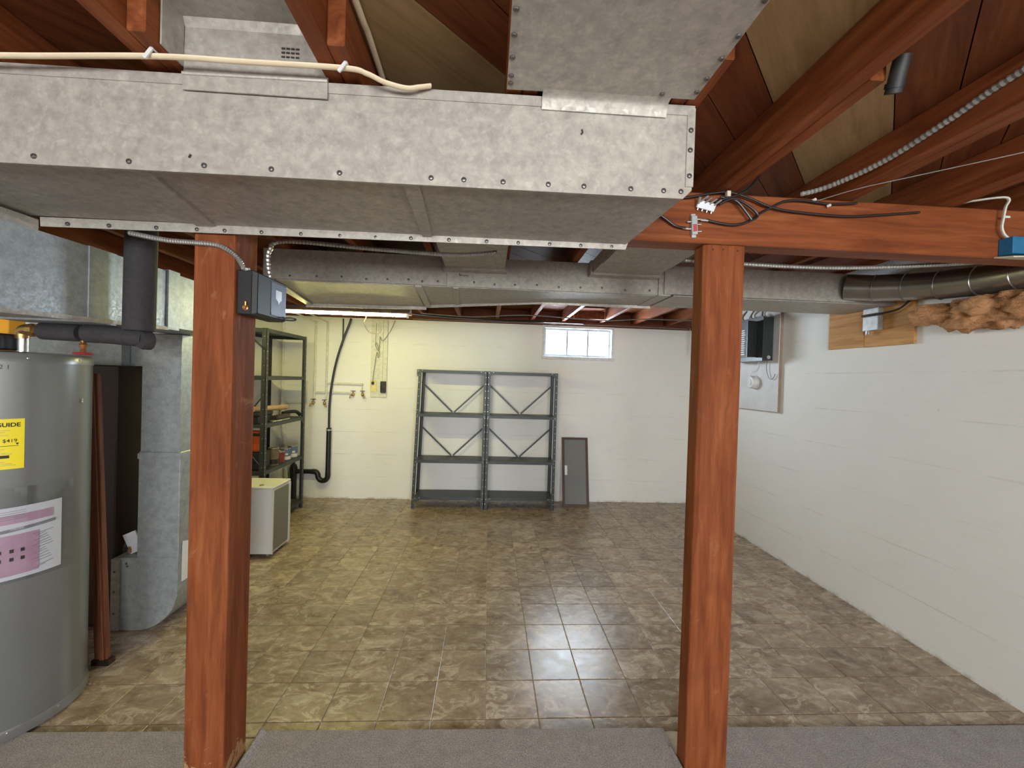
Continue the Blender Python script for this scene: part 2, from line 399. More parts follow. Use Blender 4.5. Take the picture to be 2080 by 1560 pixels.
# walls
WX0, WX1, WZ0, WZ1 = .634, 1.502, 1.722, 2.117
wb = MB()
wb.box(-2.60, WX0, YB, YB + .12, -.12, ZW); wb.box(WX1, XR + .25, YB, YB + .12, -.12, ZW); wb.box(WX0, WX1, YB, YB + .12, -.12, WZ0)
wall_back = struct('wall_back', wb, M['wall'])
struct('wall_right', MB().box(XR, XR + .25, YF - .2, YB, -.12, 2.312), M['wall'])
struct('wall_left', MB().box(XL - .2, XL, 3.25, YB, -.12, 2.312), M['wall'])
struct('wall_left_return', MB().box(-3.6, XL - .2, 3.25, 3.45, -.12, 2.312), M['wall'])
struct('wall_far_left', MB().box(-3.6, -3.4, YF - .2, 3.25, -.12, 2.312), M['wall'])
# near wall behind the viewer, with its two windows
wf = MB(); Z0, Z1 = .85, 2.0
wf.box(-3.4, XR, YF - .2, YF, -.12, Z0).box(-3.4, XR, YF - .2, YF, Z1, 2.312)
for a, b2 in ((-3.4, -1.7), (-.2, .6), (1.7, XR)): wf.box(a, b2, YF - .2, YF, Z0, Z1)
struct('wall_front', wf, M['wall'])
def window(name, x0, x1, y0, y1, z0, z1, nb, fm, sm, fw, sw, ya, yb):
    fr = MB().box(x0, x1, ya, yb, z0, z0 + fw).box(x0, x1, ya, yb, z1 - fw, z1).box(x0, x0 + fw, ya, yb, z0 + fw, z1 - fw).box(x1 - fw, x1, ya, yb, z0 + fw, z1 - fw)
    w = struct(name, fr, fm)
    a0, a1, c0, c1 = x0 + fw, x1 - fw, z0 + fw, z1 - fw
    sa = MB().box(a0, a1, y0, y1, c0, c0 + sw).box(a0, a1, y0, y1, c1 - sw, c1).box(a0, a0 + sw, y0, y1, c0 + sw, c1 - sw).box(a1 - sw, a1, y0, y1, c0 + sw, c1 - sw)
    s2 = obj('sash', sa, sm, w)
    pw = (a1 - a0 - 2 * sw) / nb
    for k in range(nb):
        if k: obj('glazing_bar', MB().box(a0 + sw + k * pw - .010, a0 + sw + k * pw + .010, y0, y1, c0 + sw, c1 - sw), sm, s2)
        obj('pane', MB().box(a0 + sw + k * pw + .004, a0 + sw + (k + 1) * pw - .004, (y0 + y1) / 2 - .002, (y0 + y1) / 2 + .002, c0 + sw, c1 - sw), M['glass'], s2)
    return w
w1 = window('window_1', WX0, WX1, YB + .05, YB + .08, WZ0, WZ1, 3, M['winframe'], M['sash'], .030, .022, YB - .012, YB + .115)
obj('window_sill', MB().box(WX0 - .006, WX1 + .006, YB - .03, YB + .01, WZ0 - .012, WZ0 + .026), M['winframe'], w1, bevel=.004)
window('window_2', -1.7, -.2, YF - .12, YF - .08, Z0, Z1, 2, M['winframe'], M['winframe'], .04, .04, YF - .18, YF + .01)
window('window_3', .6, 1.7, YF - .12, YF - .08, Z0, Z1, 2, M['winframe'], M['winframe'], .04, .04, YF - .18, YF + .01)

# ceiling: diagonal subfloor boards on joists
ZJ, ZD, JW = 2.165, 2.290, .040
ceil = struct('ceiling', MB().box(-3.6, XR + .25, YF - .2, YB + .25, ZD + .022, ZD + .10), M['deck'])
R2 = math.sqrt(.5)
def clip_rect(poly, x0, x1, y0, y1):
    for ax, lim, sg in ((0, x0, 1), (0, x1, -1), (1, y0, 1), (1, y1, -1)):
        out = []
        for a, b2 in zip(poly, poly[1:] + poly[:1]):
            ia, ib = sg * (a[ax] - lim) >= 0, sg * (b2[ax] - lim) >= 0
            if ia: out.append(a)
            if ia != ib:
                t = (lim - a[ax]) / (b2[ax] - a[ax]); out.append((a[0] + t * (b2[0] - a[0]), a[1] + t * (b2[1] - a[1])))
        poly = out
        if not poly: return poly
    return poly
BW, D0 = .1335, -.270
k = -60
while k < 60:
    d0 = D0 + k * BW; d1 = d0 + BW * (2 if k in (0, -6) else 1) - .003; k += 1
    P = [((d0 + u) * R2 + 0, (u - d0) * R2) for u in (-20, 20)] + [((d1 + u) * R2, (u - d1) * R2) for u in (20, -20)]
    P = clip_rect(P, -3.4, XR, YF, YB + .1)
    if len(P) < 3: continue
    kk = k - 1
    tan = kk in (0, -6)
    if kk in (1, -5): continue
    mbp = MB().prism(P, (ZD, ZD + .02))
    me = mbp.mesh('subfloor_board')
    # local grain: object rotated by 45 degrees so that the grain runs along the board
    rot = Matrix.Rotation(math.radians(-45), 4, 'Z'); me.transform(rot)
    o = link('subfloor_board', me, M['deck_tan'] if tan else M['deck'], ceil)
    o.rotation_euler = (0, 0, math.radians(45))
joistsX = [-2.884, -2.472, -2.06, -1.648, -1.236, -.824, -.412, .022, .435, .81, 1.27, 1.68, 2.09]
for x in joistsX:
    obj('joist', MB().box(x, x + JW, YF, 1.80, ZJ, ZD), M['joist'], ceil, bevel=.003)
    obj('joist', MB().box(x + JW + .001, x + 2 * JW, .915 + random.uniform(-.03, .03) if not (-.9 < x < -.3) else .932, YB + .095, ZJ, ZD), M['joist'], ceil, bevel=.003)
# short blocking over the rear wall
for a, b2 in zip(joistsX[3:], joistsX[4:]):
    obj('blocking', MB().box(a + 2 * JW + .002, b2 + JW - .002, YB + .055, YB + .095, ZJ, ZD), M['plate'], ceil)
obj('blocking', MB().box(.95, 1.30, 4.70, 4.74, ZJ + .0, ZJ + .09), M['joist'], ceil)
struct('trim_2', MB().box(XL - .2, XR + .25, YB + .10, YB + .14, ZW, ZD + .02), M['plate'])
struct('trim_1', MB().box(-3.4, XR, YB - .015, YB + .099, ZW + .002, ZJ - .001), M['plate'])

# ------------------------------------------------------------------ carpet in the foreground
def ce(x): return 1.7085 - .0117 * x
cp = MB(); zc = .011
def slab4(x0, x1, y0, fy):
    cp.hull8([(x0, y0, -.003), (x1, y0, -.003), (x1, fy(x1), -.003), (x0, fy(x0), -.003)], [(x0, y0, zc), (x1, y0, zc), (x1, fy(x1), zc), (x0, fy(x0), zc)])
slab4(-3.39, XR - .003, YF + .005, lambda x: 1.46)
for a, b2 in ((-3.39, -1.018), (-.876, .776), (.937, XR - .003)): slab4(a, b2, 1.46, ce)
carpet = tag(obj('carpet', cp, M['carpet']), 'grey short-pile carpet ending in a straight edge on the stone-pattern floor', 'carpet')
def flap(path, w, rise):
    mb = MB(); n = len(path); prof = [(0, 0), (.25, rise * .8), (.5, rise), (.78, rise * .75), (1, .0)]
    for x, y in path:
        for u, h in prof: mb.v.append((x + u * w, y, zc - .002 + h))
    k = len(prof)
    for i in range(n - 1):
        for j in range(k - 1): mb.f.append((i * k + j, i * k + j + 1, (i + 1) * k + j + 1, (i + 1) * k + j))
    for i, sg in ((0, 1), (n - 1, -1)): mb.f.append(tuple(i * k + j for j in range(k))[::sg])
    return mb
obj('curled_flap', flap([(-.876, 1.705), (-.875, 1.62), (-.874, 1.50), (-.872, 1.40)], .036, .026), M['carpet'], carpet, smooth=True)
obj('curled_flap', flap([(.757, 1.60), (.760, 1.55), (.763, 1.48)], .014, .012), M['carpet'], carpet, smooth=True)

# ------------------------------------------------------------------ posts and beam
pl = thing('support_post', 'square red-stained wooden post with a black control box strapped to its side', 'post', (-.947, 1.56, 0))
obj('timber', MB().box(-1.015, -.879, 1.49, 1.63, 0, 1.975), M['post'], pl, bevel=.006, seg=2)
pr = thing('support_post', 'chamfered red-stained wooden post under the beam beside the coax splitters', 'post', (.855, 1.54, 0))
obj('timber', MB().prism([(.795, 1.502), (.934, 1.502), (.934, 1.58), (.779, 1.58), (.779, 1.514)], (0, 1.975)), M['post_chamfered'], pr, bevel=.003)
nailm = MB().lathe([(.0028, 0), (.0028, .0015), (0, .002)], n=8).mesh('nail'); nailm.materials.append(M['ink'])
def stick(mesh, name, parent, pts, axis):
    q = Vector((0, 0, 1)).rotation_difference(Vector(axis))
    for p in pts:
        o = link(name, mesh, None, parent, p); o.rotation_mode = 'QUATERNION'; o.rotation_quaternion = q
stick(nailm, 'nail', pr, [(.812, 1.5015, 1.955), (.85, 1.5015, 1.957), (.905, 1.5015, 1.955)], (0, -1, 0))
bmn = thing('support_beam', 'long red-stained beam carrying the joists above the chamfered post', 'beam', (1.0, 1.545, 1.977))
obj('timber', MB().box(-3.39, XR - .002, 1.502, 1.592, 1.977, 2.163), M['beam'], bmn, bevel=.004)

# ------------------------------------------------------------------ screws shared by the ducts
scm = MB().lathe([(.0066, 0), (.0066, .0012), (.0050, .0034), (.0020, .0042)], n=10).mesh('screw'); scm.materials.append(M['screw'])

# ------------------------------------------------------------------ main supply duct across the foreground
md = thing('supply_duct', 'large dusty galvanised rectangular duct box running in front of the beam', 'duct', (-.5, 1.25, 1.93))
fz0 = lambda x: 1.926 + (x - .0) * .004
fz1 = lambda x: 2.152 + x * .016
XE = .503; XA = -2.9
body = MB().hull8([(XA, 1.043, 1.946), (XE - .01, 1.052, 1.946), (.475, 1.462, 1.950), (XA, 1.476, 1.944)], [(XA, 1.043, fz1(-1.2)), (XE - .01, 1.052, fz1(XE) - .002), (.475, 1.462, 2.160), (XA, 1.476, 2.145)])
obj('duct_body', body, M['galv'], md)
ff = MB().add([(XA, 1.036, fz0(XA)), (XE - .022, 1.045, fz0(XE)), (XE, 1.045, fz0(XE) + .022), (XE, 1.045, fz1(XE)), (XA, 1.036, fz1(-1.2)),
               (XA, 1.042, fz0(XA)), (XE - .022, 1.051, fz0(XE)), (XE, 1.051, fz0(XE) + .022), (XE, 1.051, fz1(XE)), (XA, 1.042, fz1(-1.2))],
              [(0, 1, 2, 3, 4), (9, 8, 7, 6, 5)] + [(i, (i + 1) % 5, 5 + (i + 1) % 5, 5 + i) for i in range(5)])
obj('front_sheet', ff, M['galv'], md)
fy = lambda x: 1.036 + .009 * (x - XA) / (XE - XA)
lipz = lambda x: min(fz1(x), fz1(XE)) if x > -1.2 else fz1(-1.2)
lp = MB().hull8([(XA, fy(XA) - .003, lipz(XA) - .022), (XE, fy(XE) - .003, lipz(XE) - .022), (XE, fy(XE) - .0002, lipz(XE) - .022), (XA, fy(XA) - .0002, lipz(XA) - .022)],
                [(XA, fy(XA) - .004, lipz(XA) + .002), (XE, fy(XE) - .004, lipz(XE) + .002), (XE, fy(XE) - .0002, lipz(XE) + .002), (XA, fy(XA) - .0002, lipz(XA) + .002)])
obj('top_lip', lp, M['galv'], md)
obj('corner_strip', MB().box(XE - .018, XE + .002, 1.0415, 1.0452, fz0(XE) + .030, fz1(XE) - .004), M['galv'], md)
# bottom panels between the two drive cleats
def bq(x0a, x1a, x0b, x1b, za=1.940, dz=.004):
    return MB().hull8([(x0a, 1.048, za), (x1a, 1.050, za), (x1b, 1.458, za + .003), (x0b, 1.468, za + .002)], [(x0a, 1.048, za + dz), (x1a, 1.050, za + dz), (x1b, 1.458, za + .003 + dz), (x0b, 1.468, za + .002 + dz)])
obj('bottom_panel', bq(XA, -.905, XA, -.985), M['galv'], md)
obj('bottom_panel', bq(-.845, -.222, -.935, -.236), M['galv'], md)
obj('bottom_panel', bq(-.190, .492, -.213, .47), M['galv'], md)
obj('drive_cleat', bq(-.915, -.838, -.99, -.928, 1.933, .010), M['galv'], md)
obj('drive_cleat', bq(-.228, -.186, -.240, -.208, 1.933, .010), M['galv'], md)
obj('back_flange', MB().hull8([(-1.488, 1.470, 1.912), (.470, 1.458, 1.925), (.470, 1.462, 1.925), (-1.488, 1.474, 1.912)], [(-1.488, 1.468, 1.942), (.478, 1.456, 1.951), (.478, 1.462, 1.951), (-1.488, 1.474, 1.942)]), M['galv'], md)
stick(scm, 'screw', md, [(x, fy(x) - .0002, fz0(x) + .018) for x in (-1.07, -.86, -.69, -.535, -.375, -.155, -.075, .022, .135, .225, .345, .43, .475)], (0, -1, 0))
stick(scm, 'screw', md, [(XE - .009, 1.0412, z) for z in (1.985, 2.05, 2.10)], (0, -1, 0))
stick(scm, 'screw', md, [(x, 1.4600 if x > -.4 else 1.4655, 1.928 + (x + .5) * .006) for x in (-1.40, -1.27, -1.12, -.99, -.90, -.78, -.65, -.52, -.40, -.28, -.15, -.02, .09, .20, .31, .42)], (0, -1, 0))
for path in ([(.215, 1.0425, 2.085), (.217, 1.0425, 2.078), (.213, 1.0425, 2.073)], [(-.72, 1.0395, 1.965), (-.724, 1.0395, 1.957)]):
    obj('pit_mark', MB().tube(path, .0022, 6, 2), M['marker'], md)
# takeoff plate that closes the joist bay above the duct
tp = thing('takeoff_plate', 'spangled galvanised plate rising from the duct between two joists', 'metal sheet', (-.57, 1.03, 2.11))
obj('sheet', MB().prism([(1.033, 2.113), (1.033, 2.150), (1.036, 2.158), (1.038, 2.262), (1.030, 2.281), (.40, 2.281), (.40, 2.285), (1.034, 2.285), (1.042, 2.264), (1.040, 2.156), (1.0365, 2.150), (1.0365, 2.113)][::-1], (-.738, -.405), 'X'), M['galv'], tp)
obj('bead', MB().cyl((-.738, 1.034, 2.150), (-.405, 1.034, 2.155), .005, 8), M['galv'], tp, smooth=True)
obj('side_return', MB().box(-.742, -.738, .97, 1.036, 2.168, 2.281), M['galv'], tp)
for r_ in range(3):
    for c_ in range(4): obj('stamp_mark', MB().box(-.515 + c_ * .011, -.507 + c_ * .011, 1.0352, 1.0372, 2.205 + r_ * .010, 2.2085 + r_ * .010), M['marker'], tp)
# pan under the joist bay, right of the open bay
pp = thing('joist_pan', 'wide galvanised sheet screwed under the joists with a tab folded over the duct', 'metal sheet', (.25, .6, 2.16))
obj('sheet', MB().hull8([(.020, -.6, 2.1575), (.505, -.6, 2.1575), (.486, 1.012, 2.1575), (.024, 1.022, 2.1575)], [(.020, -.6, 2.1615), (.505, -.6, 2.1615), (.486, 1.012, 2.1615), (.024, 1.022, 2.1615)]), M['galv'], pp)
obj('folded_tab', MB().prism([(1.010, 2.1576), (1.026, 2.156), (1.0335, 2.150), (1.0395, 2.127), (1.0425, 2.127), (1.0375, 2.153), (1.028, 2.1612), (1.010, 2.1616)][::-1], (.112, .428), 'X'), M['galv'], pp, smooth=True)
stick(scm, 'screw', pp, [(.032, y, 2.1574) for y in (.80, .86, .92, .975, 1.0)] + [(.478 + .01 * (1 - y), y, 2.1574) for y in (.74, .82, .88, .94, .985)] + [(.40, 1.0, 2.1574)], (0, 0, -1))

# ------------------------------------------------------------------ side duct toward the furnace
sd = thing('return_duct', 'weathered galvanised duct running away above the water heater', 'duct', (-1.65, 2.0, 1.62))
obj('duct_body', MB().hull8([(-1.80, 1.20, 1.612), (-1.49, 1.20, 1.612), (-1.49, 2.02, 1.640), (-1.80, 2.02, 1.640)], [(-1.80, 1.20, 1.893), (-1.49, 1.20, 1.893), (-1.49, 2.02, 1.905), (-1.80, 2.02, 1.905)]), M['galv_cool'], sd)
obj('duct_body', MB().box(-1.80, -1.493, 2.085, 2.50, 1.650, 1.903), M['galv_cool'], sd)
obj('slip_joint', MB().box(-1.805, -1.482, 2.018, 2.088, 1.638, 1.912), M['galv_cool'], sd)
obj('slip_joint', MB().box(-1.805, -1.4865, 1.64, 1.755, 1.620, 1.902), M['galv_cool'], sd)
obj('bottom_seam', MB().hull8([(-1.50, 1.2, 1.606), (-1.480, 1.2, 1.606), (-1.480, 2.02, 1.634), (-1.50, 2.02, 1.634)], [(-1.50, 1.2, 1.622), (-1.480, 1.2, 1.622), (-1.480, 2.02, 1.650), (-1.50, 2.02, 1.650)]), M['galv'], sd)
obj('neck', MB().box(-1.80, -1.492, 1.20, 1.4685, 1.892, 1.932), M['galv'], sd)

# ------------------------------------------------------------------ drop duct and boot beside the furnace
vd = thing('drop_duct', 'tall shiny galvanised drop duct with a rounded boot on the floor', 'duct', (-1.8, 2.63, 0))
obj('upper_section', MB().box(-1.906, -1.698, 2.415, 2.84, .985, 1.648), M['galv_cool'], vd, bevel=.004)
obj('standing_seam', MB().box(-1.7005, -1.692, 2.408, 2.418, .985, 1.60), M['galv_cool'], vd)
obj('lower_section', MB().box(-1.910, -1.690, 2.41, 2.84, .40, .995), M['galv_cool'], vd, bevel=.004)
poly = [(-2.028, .405), (-2.028, .004)]
for k in range(13):
    a = -math.pi / 2 + k * math.pi / 24; poly.append((-1.910 + .222 * math.cos(a), .226 + .222 * math.sin(a)))
poly += [(-1.688, .41)]
obj('boot', MB().prism(poly, (2.408, 2.845), 'Y'), M['galv_cool'], vd, smooth=True)
obj('boot_flange', MB().box(-2.036, -1.992, 2.402, 2.409, .006, .40), M['galv'], vd)
stick(scm, 'screw', vd, [(-2.018, 2.4018, z) for z in (.10, .22, .33)] + [(-1.96, 2.4075, .375), (-1.955, 2.4075, .36)], (0, -1, 0))
obj('joint_band', MB().box(-1.913, -1.687, 2.407, 2.845, .955, .985), M['galv_cool'], vd)

fc = thing('furnace', 'dark brown furnace cabinet standing between water heater and drop duct', 'furnace', (-2.4, 2.75, 0))
obj('cabinet', MB().box(-2.78, -2.045, 2.43, 3.08, .02, 1.465), M['brown_cab'], fc, bevel=.006)
obj('base_rail', MB().box(-2.76, -2.06, 2.45, 3.06, 0, .02), M['black'], fc)
obj('plenum', MB().box(-2.72, -2.085, 2.50, 3.02, 1.465, 1.655), M['galv_cool'], fc)
obj('plenum', MB().box(-2.083, -1.915, 2.56, 3.02, 1.465, 1.65), M['galv_cool'], fc)

# bagged papers tucked on the boot
bp = thing('manual_bag', 'clear plastic bag of papers resting on the drop duct boot', 'bag', (-1.965, 2.46, .412))
Mx = Matrix.Translation((-1.965, 2.47, .412)) @ Matrix.Rotation(math.radians(-24), 4, 'Y')
obj('papers', MB().box(-.020, .050, -.006, .002, .0, .115, Mx), M['paper'], bp)
obj('bag_film', MB().add([(-2.02, 2.448, .411), (-1.915, 2.445, .411), (-1.913, 2.452, .55), (-1.955, 2.455, .545), (-1.99, 2.452, .50), (-2.012, 2.45, .46)], [(0, 1, 2, 3, 4, 5)]).add([(-2.02, 2.486, .411), (-1.915, 2.483, .411), (-1.913, 2.478, .55), (-1.955, 2.478, .545), (-1.99, 2.48, .50), (-2.012, 2.484, .46)], [(5, 4, 3, 2, 1, 0)]), M['poly'], bp)
obj('brass_fitting', MB().lathe([(.010, 0), (.010, .022), (.007, .024), (.007, .034)], (-1.988, 2.462, .413), 10), M['copper'], bp, smooth=True)
tag(obj('paper_tag', MB().add([(-1.6875, 2.44, .30), (-1.6875, 2.52, .30), (-1.6875, 2.52, .47), (-1.6875, 2.44, .49)], [(0, 1, 2, 3)]).box(-1.6872, -1.6862, 2.437, 2.523, .262, .47), M['paper']), 'narrow white paper sheet taped to the side of the drop duct', 'paper')

# ------------------------------------------------------------------ water heater
HX, HY, HR, HZ0 = -2.006, 1.853, .26, .0115
wh = thing('water_heater', 'tall grey cylindrical water heater with a yellow energy label', 'water heater', (HX, HY, HZ0))
obj('tank', MB().lathe([(HR, .04), (HR, 1.455), (HR - .002, 1.456)], (HX, HY, HZ0), 96), M['tank'], wh, smooth=True)
obj('top_cap', MB().lathe([(HR + .003, 1.448), (HR + .003, 1.478), (HR - .004, 1.488), (HR - .03, 1.493), (.02, 1.497)], (HX, HY, HZ0), 96), M['tank_rim'], wh, smooth=True)
obj('base_ring', MB().lathe([(HR + .004, 0), (HR + .004, .032), (HR, .040), (HR - .01, .041)], (HX, HY, HZ0), 96), M['tank_rim'], wh, smooth=True)
def cylp(deg, z, r=HR): a = math.radians(deg); return (HX + r * math.cos(a), HY + r * math.sin(a), z)
def sheet(a0, a1, z0, z1, r, n=20, r1=None, slope=0.0):
    mb = MB()
    for rr in (0, .0012):
        for i in range(n + 1):
            a = a0 + (a1 - a0) * i / n; q = r + (0 if r1 is None else (r1 - r) * (i / n) ** 2)
            mb.v.append(cylp(a, z0 + slope * i / n, q + rr)); mb.v.append(cylp(a, z1 + slope * i / n, q + rr))
    m2 = 2 * (n + 1)
    for i in range(n):
        mb.f.append((m2 + 2 * i, m2 + 2 * i + 2, m2 + 2 * i + 3, m2 + 2 * i + 1)); mb.f.append((2 * i + 1, 2 * i + 3, 2 * i + 2, 2 * i))
        mb.f.append((2 * i, 2 * i + 2, m2 + 2 * i + 2, m2 + 2 * i)); mb.f.append((2 * i + 1, m2 + 2 * i + 1, m2 + 2 * i + 3, 2 * i + 3))
    mb.f.append((0, m2, m2 + 1, 1)); mb.f.append((2 * n, 2 * n + 1, m2 + 2 * n + 1, m2 + 2 * n))
    return mb
lab = obj('energy_label', sheet(-68, -31.2, 1.056, 1.247, HR + .0006), M['yellow'], wh); lab['label'] = 'yellow energy guide label'
def wrap_text(body, size, deg_right, z, name, m, parent, r=HR + .0024, bold=.0, rot=0.0):
    me = text_mesh(body, size, bold); me.name = name
    for v in me.vertices:
        u, w = v.co.x, v.co.y
        a = deg_right + math.degrees(u / HR); v.co = Vector(cylp(a, z + w + rot * u, r))
    me.materials.clear(); me.materials.append(m); return link(name, me, None, parent)
wrap_text('GUIDE', .021, -33.5, 1.2175, 'label_text', M['ink'], lab, bold=.0006)
wrap_text('$419', .018, -35.2, 1.158, 'label_text', M['ink'], lab, bold=.0001)
def bar(a0, a1, z0, z1, m, parent, nm='print_line', r=HR + .0016, sl=0): return obj(nm, sheet(a0, a1, z0, z1, r, 6, None, sl), m, parent)
bar(-66, -34.5, 1.1435, 1.1452, M['ink'], lab)
bar(-66, -39.5, 1.098, 1.109, M['ink'], lab)
for z, e in ((1.203, -39), (1.197, -42), (1.184, -40), (1.131, -42), (1.117, -41), (1.113, -38), (1.083, -42), (1.076, -38), (1.070, -36)): bar(-56, e, z, z + .0012, M['greyprint'], lab)
tri = MB().add([cylp(-36.2, 1.155, HR + .0024), cylp(-34.2, 1.155, HR + .0024), cylp(-35.2, 1.147, HR + .0024)], [(0, 1, 2)])
obj('price_arrow', tri, M['ink'], lab)
wrap_text('2 1', .022, -39.6, 1.436, 'marker_note', M['ink'], wh, r=HR + .0012)
pap = obj('instruction_sheet', sheet(-78, -6.5, .628, .905, HR + .004, 24, None, .006), M['paper'], wh); pap['label'] = 'white and pink instruction sheet in a plastic sleeve'
R3 = HR + .0062
bar(-60, -13, .842, .876, M['pink'], pap, 'pink_block', R3, .006); bar(-54, -22, .645, .80, M['pink'], pap, 'pink_block', R3 + .0004, .004)
bar(-70, -11.5, .800, .812, M['greyprint'], pap, 'heading_bar', R3 + .001, .026)
wrap_text('tteries', .013, -31, .8225, 'heading_text', M['paper'], pap, r=HR + .0090, rot=.02)
for i, z in enumerate((.79, .782, .774, .764, .754, .744, .734, .722, .712, .702, .690, .680, .664, .655)):
    bar(-26 + (i * 7 % 5), -13 - (i * 5 % 6), z, z + .0016, M['greyprint'], pap, 'print_line', R3 + .0022, .008)
for z in (.888, .880, .872, .866, .858): bar(-70, -30, z, z + .0012, M['greyprint'], pap, 'print_line', R3 + .0016, .006)
for a in (-43.5, -37, -31):
    for z in (.735, .703): bar(a - 1.6, a + .6, z, z + .013, M['ink'], pap, 'pictogram', R3 + .002)
obj('plastic_sleeve', sheet(-80, .3, .622, .985, HR + .0125, 24, HR + .018), M['poly'], wh)
rvm = MB().lathe([(.0045, 0), (.004, .0016), (.0015, .0028)], n=8).mesh('rivet'); rvm.materials.append(M['bolt'])
for a, z in ((-30, 1.468), (8, 1.468), (-38, .030), (-6, .030), (12, 1.30), (12, 1.29)):
    o = link('rivet', rvm, None, wh, cylp(a, z + HZ0, HR + .0035)); o.rotation_mode = 'QUATERNION'; o.rotation_quaternion = Vector((0, 0, 1)).rotation_difference(Vector((math.cos(math.radians(a)), math.sin(math.radians(a)), 0)))
obj('pipe_nipple', MB().lathe([(.019, 0), (.019, .055), (.015, .056)], (-1.845, 1.765, 1.505), 20), M['chrome'], wh, smooth=True)

# insulated hot-water line with its elbow and drain valve
hp = thing('insulated_pipe', 'grey foam-wrapped hot water pipe running from the heater elbow', 'pipe', (-1.6, 1.76, 1.55))
obj('elbow', MB().tube([(-1.845, 1.765, 1.557), (-1.845, 1.764, 1.580), (-1.83, 1.762, 1.592), (-1.79, 1.760, 1.592)], .022, 14), M['brass'], hp, smooth=True)
obj('coupling', MB().lathe([(.026, 0), (.026, .022)], (-1.812, 1.761, 1.592), 10, (1, 0, 0)), M['brass'], hp)
obj('coupling', MB().lathe([(.017, 0), (.019, .012), (.014, .03)], (-1.79, 1.761, 1.592), 8, (1, 0, 0)), M['brass'], hp)
obj('foam_sleeve', MB().tube([(-1.765, 1.760, 1.590), (-1.62, 1.76, 1.586)], .034, 20), M['foam'], hp, smooth=True)
obj('foam_sleeve', MB().tube([(-1.600, 1.76, 1.586), (-1.50, 1.762, 1.583), (-1.385, 1.772, 1.574)], .036, 20), M['foam'], hp, smooth=True)
dv = thing('drain_valve', 'small brass valve with a red handwheel hanging from the foam-wrapped pipe', 'valve', (-1.610, 1.755, 1.51))
obj('valve_body', MB().lathe([(.007, 0), (.010, .006), (.007, .012), (.011, .020), (.014, .030), (.009, .036), (.009, .046)], (-1.610, 1.757, 1.510), 12), M['copper'], dv, smooth=True)
hw = MB()
pts = [(-1.610 + .026 * math.cos(2 * math.pi * i / 20), 1.757 + .026 * math.sin(2 * math.pi * i / 20), 1.505) for i in range(21)]
hw.tube(pts, .0042, 8, 0)
for a in range(4): hw.cyl((-1.610, 1.757, 1.506), (-1.610 + .026 * math.cos(a * 1.571), 1.757 + .026 * math.sin(a * 1.571), 1.505), .003, 6)
obj('handwheel', hw, M['red'], dv, smooth=True)
vp = thing('foam_pipe', 'thick dark grey foam-wrapped riser in front of the return duct', 'pipe', (-1.40, 1.755, 1.6))
obj('foam_sleeve', MB().cyl((-1.40, 1.757, 1.603), (-1.392, 1.752, 2.16), .052, 24), M['foam'], vp, smooth=True)
obj('copper_stub', MB().cyl((-1.40, 1.757, 1.572), (-1.40, 1.757, 1.604), .012, 12), M['black_flat'], vp, smooth=True)
obj('elbow_cap', MB().lathe([(.033, 0), (.037, .010), (.037, .035), (.012, .037)], (-1.384, 1.742, 1.566), 20, (.35, .9, 0)), M['foam'], vp, smooth=True)
tag(obj('orange_box', MB().box(-2.22, -2.045, 1.90, 1.97, 1.5095, 1.665), M['orange_card'], bevel=.003), 'bright orange cardboard box standing on top of the water heater', 'box')
bb = thing('connection_box', 'black plastic connection box on the water heater top', 'box', (-1.93, 1.72, 1.509))
obj('housing', MB().box(-2.02, -1.862, 1.70, 1.80, 1.510, 1.572), M['black_flat'], bb, bevel=.006, seg=2)
obj('knob', MB().lathe([(.022, 0), (.022, .008), (.016, .012)], (-1.935, 1.735, 1.572), 14), M['chrome'], bb, smooth=True)
# trim board leaning behind the heater
tb = thing('trim_board', 'narrow reddish-brown moulded trim board leaning behind the water heater', 'board', (-1.85, 2.14, .011))
def lean(x0, x1, y0, y1):
    return MB().hull8([(x0 + .055, y0, .02), (x1 + .055, y0, .02), (x1 + .055, y1, .02), (x0 + .055, y1, .02)], [(x0 - .06, y0 + .05, 1.42), (x1 - .06, y0 + .05, 1.42), (x1 - .06, y1 + .05, 1.42), (x0 - .06, y1 + .05, 1.42)])
obj('board', lean(-1.935, -1.875, 2.135, 2.160), M['trim'], tb, bevel=.003)
obj('moulding', lean(-1.905, -1.885, 2.127, 2.1345), M['trim'], tb, bevel=.003)
obj('foot', MB().box(-1.885, -1.805, 2.125, 2.165, .0, .026), M['brown_cab'], tb)

# ------------------------------------------------------------------ control box on the square post
cb = thing('control_box', 'black electrical control box mounted on the side of the square post', 'electrical box', (-.85, 1.6, 1.65))
obj('back_box', MB().box(-.878, -.828, 1.503, 1.712, 1.652, 1.806), M['black'], cb, bevel=.003)
obj('cover', MB().hull8([(-.829, 1.503, 1.652), (-.812, 1.512, 1.658), (-.812, 1.716, 1.658), (-.829, 1.720, 1.652)], [(-.829, 1.503, 1.808), (-.812, 1.512, 1.800), (-.812, 1.716, 1.800), (-.829, 1.720, 1.808)]), M['black'], cb, bevel=.002)
lbp = obj('label_plate', MB().box(-.8122, -.8106, 1.60, 1.712, 1.668, 1.79), M['labelblue'], cb)
obj('shield_mark', MB().prism([(1.632, 1.765), (1.632, 1.732), (1.648, 1.722), (1.653, 1.712), (1.660, 1.722), (1.676, 1.732), (1.676, 1.765)][::-1], (-.8107, -.8098), 'X'), M['steelbox'], lbp)
obj('label_edge', MB().box(-.8108, -.8096, 1.60, 1.712, 1.668, 1.676), M['labelblue'], lbp)
